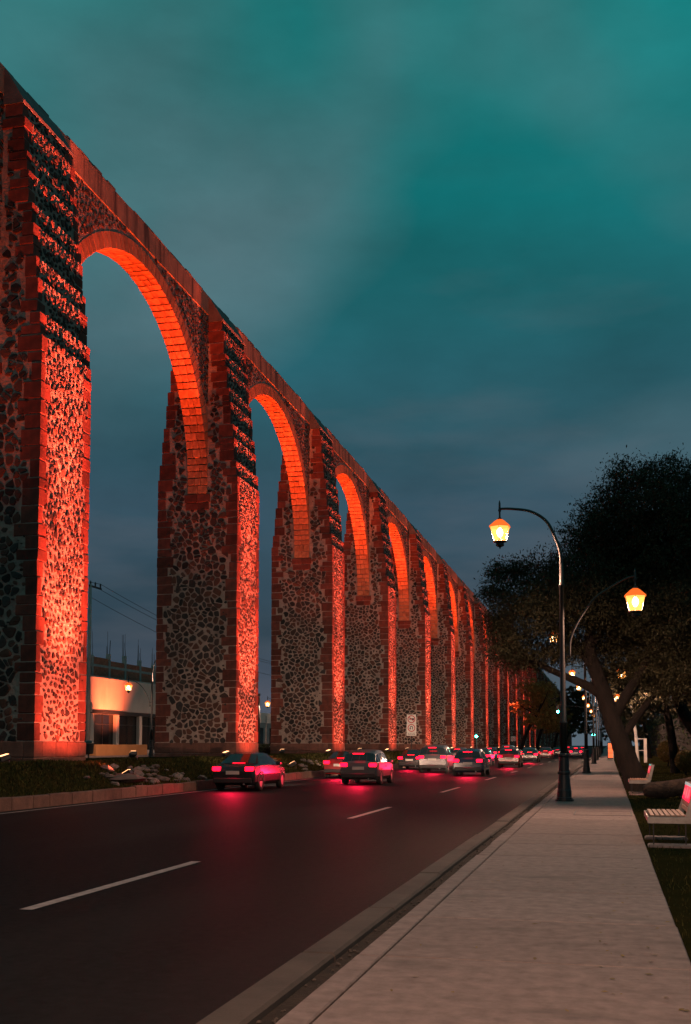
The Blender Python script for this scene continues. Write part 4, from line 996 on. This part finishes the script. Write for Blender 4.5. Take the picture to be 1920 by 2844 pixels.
# ------------------------------------------------------------------ cars (the traffic on the road, at rest, tail lamps lit)
def make_car(body, kind):
    t = empty('car'); hw = .87
    if kind == 'sedan': st = [(0, .30, .70, .72, .90), (.06, .24, .86, .89, .90), (.16, .22, .93, .97, .90), (.72, .22, .95, 1.03, .88), (1.30, .22, .95, 1.38, .74), (1.9, .22, .95, 1.44, .73), (2.45, .22, .94, 1.40, .74), (3.15, .22, .92, 1.00, .88), (3.95, .22, .80, .87, .86), (4.28, .25, .64, .70, .80), (4.36, .34, .52, .55, .74)]; L = 4.36; rw = (3, 4); ww = (6, 7); cab = (3, 7)
    elif kind == 'hatch': st = [(0, .32, .74, .76, .92), (.05, .26, .90, .94, .92), (.14, .24, .96, 1.02, .91), (.46, .22, .97, 1.38, .78), (1.0, .22, .97, 1.49, .75), (1.8, .22, .96, 1.52, .74), (2.4, .22, .94, 1.46, .75), (3.0, .22, .93, 1.02, .88), (3.6, .22, .84, .92, .86), (3.9, .25, .68, .74, .80), (3.98, .34, .54, .58, .74)]; L = 3.98; rw = (2, 3); ww = (6, 7); cab = (2, 7)
    else: st = [(0, .38, .86, .88, .93), (.05, .32, 1.02, 1.06, .93), (.12, .30, 1.08, 1.14, .92), (.36, .28, 1.09, 1.60, .80), (.9, .28, 1.09, 1.70, .78), (2.0, .28, 1.08, 1.73, .77), (2.6, .28, 1.06, 1.66, .78), (3.2, .28, 1.05, 1.14, .88), (4.0, .28, .98, 1.05, .88), (4.36, .32, .80, .86, .84), (4.45, .42, .64, .68, .78)]; L = 4.45; rw = (2, 3); ww = (6, 7); cab = (2, 7); hw = .92
    rows = []
    for (y, zb_, zs, zt, wr) in st:
        w = hw * (1 - .10 * max(0, (.35 - y) / .35) ** 2 - .16 * max(0, (y - (L - .7)) / .7) ** 2)
        wt = w * wr; h = [(0, zb_), (w * .86, zb_), (w * .985, zb_ + .14), (w, (zb_ + zs) * .54), (w * .965, zs), (wt * .99, zs + (zt - zs) * .80), (wt * .86, zt - .012), (wt * .45, zt + .012), (0, zt + .018)]
        rows.append([Vector((x, y, z)) for x, z in h])
    bb = MB(); wins = {'rear_window': MB(), 'windscreen': MB(), 'side_window': MB(), 'side_window ': MB()}; N = len(rows[0])
    for sx in (1, -1):
        for i in range(len(rows) - 1):
            for j in range(N - 1):
                q = [rows[i][j], rows[i + 1][j], rows[i + 1][j + 1], rows[i][j + 1]]; q = [Vector((p.x * sx, p.y, p.z)) for p in q]
                f = (0, 1, 2, 3) if sx > 0 else (3, 2, 1, 0)
                g_ = None
                if (i, i + 1) == rw and j >= 5: g_ = 'rear_window'
                elif (i, i + 1) == ww and j >= 5: g_ = 'windscreen'
                elif cab[0] <= i < cab[1] and j == 4: g_ = 'side_window' if sx > 0 else 'side_window '
                bb.add(q, [f])
                if g_:
                    c = sum(q, Vector()) / 4; n_ = (q[1] - q[0]).cross(q[3] - q[0]).normalized() * (1 if sx > 0 else -1)
                    k = .90 if g_.startswith('side') else .97
                    wins[g_].add([c + (p - c) * k + n_ * .006 for p in q], [f])
        e = [Vector((p.x * sx, p.y, p.z)) for p in rows[0]]; bb.add(e, [tuple(range(N)) if sx > 0 else tuple(range(N - 1, -1, -1))])
        e = [Vector((p.x * sx, p.y, p.z)) for p in rows[-1]]; bb.add(e, [tuple(range(N - 1, -1, -1)) if sx > 0 else tuple(range(N))])
    bo = bb.build('body', body, t, smooth=True)
    for k, w in wins.items():
        if w.v: w.build(k.strip(), 'dark_glass', t)
    for sx in (1, -1):
        for y in (.82, L - .80):
            x = sx * (hw - .10); wl = MB(); prof = [(.20, -.10), (.30, -.10), (.325, -.07), (.325, .07), (.30, .10), (.20, .10)]; n = 18; vs = []; fs = []
            for r_, a in prof:
                for k in range(n): w = 2 * math.pi * k / n; vs.append((x + a, y + r_ * math.cos(w), .325 + r_ * math.sin(w)))
            for i in range(len(prof) - 1):
                for k in range(n): j = (k + 1) % n; fs.append((i * n + k, i * n + j, i * n + n + j, i * n + n + k))
            wl.add(vs, fs); tw = wl.build('wheel', 'rubber', t, smooth=True)
            rm = MB(); rm.add([(x + sx * .085, y + .21 * math.cos(2 * math.pi * k / n), .325 + .21 * math.sin(2 * math.pi * k / n)) for k in range(n)], [tuple(range(n))]); rm.build('rim', 'alloy', tw)
            ah = MB(); ring = []
            for k in range(13):
                w = math.pi * k / 12; ring += [(sx * (hw + .012), y + .345 * math.cos(w), .33 + .345 * math.sin(w)), (sx * (hw + .012), y + .40 * math.cos(w), .33 + .40 * math.sin(w))]
            ah.add(ring, [(2 * k, 2 * k + 1, 2 * k + 3, 2 * k + 2) for k in range(12)]); ah.build('wheel_arch', 'car_trim', t)
        zt_ = st[2][2]; tl = MB(); w = hw * .91
        tl.box(min(sx * (w - .30), sx * (w + .012)), max(sx * (w - .30), sx * (w + .012)), -.012, .14, zt_ - .17, zt_ - .015, bev=.02); tl.build('tail_light', 'tail_red', t)
        mr_ = MB().box(min(sx * (hw - .02), sx * (hw + .17)), max(sx * (hw - .02), sx * (hw + .17)), L - 1.65, L - 1.53, st[6][2] + .0, st[6][2] + .13, bev=.03); mr_.build('mirror', body, t)
        MB().box(min(sx * (hw - .01), sx * (hw + .012)), max(sx * (hw - .01), sx * (hw + .012)), 1.75, 1.95, .78, .81).build('door_handle', 'car_trim', t)
    for sx in (1, -1): MB().box(min(sx * .42, sx * .68), max(sx * .42, sx * .68), L - .20, L - .045, st[-2][2] - .10, st[-2][2] + .03, bev=.02).build('headlight', 'head_lamp', t)
    MB().box(-hw * .86, hw * .86, -.05, .12, .30, .50, bev=.03).build('bumper', 'car_trim', t)
    MB().box(-.26, .26, -.018, .01, st[2][2] - .30, st[2][2] - .17).build('number_plate', 'plate', t)
    MB().box(-.24, .24, .03 if kind != 'sedan' else .70, .10 if kind != 'sedan' else .74, st[3][3] - .04 if kind != 'sedan' else 1.03, st[3][3] - .01 if kind != 'sedan' else 1.055).build('high_brake_light', 'tail_red', t)
    MB().tube([(.45, -.04, .27), (.45, .2, .27)], .03, 8).build('exhaust', 'alloy', t)
    return t
protos = {}
def car(kind, body, x, y, label):
    key = (kind, body)
    if key not in protos: o = protos[key] = make_car(body, kind)
    else:
        o = copy_tree(protos[key])
        for ch in list(o.children):
            if ch.type == 'LIGHT': bpy.data.objects.remove(ch)
    o.location = (x, y, -.118)
    if y < 120: light('tail_glow', 'SPOT', (0, -.12, .80), 700, (1.0, .008, .05), o, shadow_soft_size=.3, spot_size=R(125), spot_blend=.8).rotation_euler = (R(-50), 0, 0)
    if y < 150:
        h = light('headlight_fill', 'SPOT', (0, 4.7, .75), 1900, (1.0, .60, .42), o, shadow_soft_size=.2, spot_size=R(115), spot_blend=1.0); h.rotation_euler = (R(98), 0, R(14))  # wide beam added, tilted up and left to fill the pier faces
    tag(o, label, 'car', 'cars driving away with tail lamps lit')
CARS = [('sedan', 'car_black', -13.7, 38.5, 'black sedan nearest to the camera, in the lane beside the rock heap'),
        ('hatch', 'car_grey', -10.6, 46.0, 'grey hatchback second nearest, in the middle lane'),
        ('sedan', 'car_red', -13.6, 54.5, 'dark red sedan in the kerb lane before the second pier'),
        ('hatch', 'car_blue', -7.6, 60.0, 'dark blue hatchback in the lane left of the dashes'),
        ('suv', 'car_grey', -10.7, 67.0, 'grey sport utility car nearest of its kind in the middle lane'),
        ('sedan', 'car_black', -13.6, 75.0, 'black sedan in the kerb lane by the third pier'),
        ('hatch', 'car_red', -7.5, 84.0, 'dark red hatchback in the lane left of the dashes'),
        ('sedan', 'car_blue', -10.5, 91.0, 'dark blue sedan in the middle lane below the traffic sign'),
        ('hatch', 'car_grey', -13.5, 99.0, 'grey hatchback in the kerb lane past the traffic sign'),
        ('sedan', 'car_black', -7.6, 108.0, 'black sedan approaching the traffic lights'),
        ('suv', 'car_grey', -10.6, 117.0, 'grey sport utility car close before the traffic lights'),
        ('hatch', 'car_blue', -13.4, 126.0, 'dark blue hatchback beside the green light on the reservation'),
        ('sedan', 'car_red', -7.5, 134.0, 'dark red sedan on the crossing'),
        ('hatch', 'car_blue', -4.3, 150.0, 'dark blue hatchback in the near lane beyond the crossing'),
        ('sedan', 'car_black', -10.5, 146.0, 'black sedan just beyond the crossing'),
        ('sedan', 'car_black', -13.4, 158.0, 'black sedan far off beside the kerb beyond the crossing'),
        ('sedan', 'car_black', -7.6, 168.0, 'black sedan far off in the lane left of the dashes'),
        ('hatch', 'car_grey', -4.2, 182.0, 'grey hatchback far off in the near lane'),
        ('sedan', 'car_red', -10.6, 190.0, 'dark red sedan far off in the middle lane'),
        ('hatch', 'car_red', -7.6, 215.0, 'dark red hatchback farthest along the road')]
for c in CARS: car(*c)
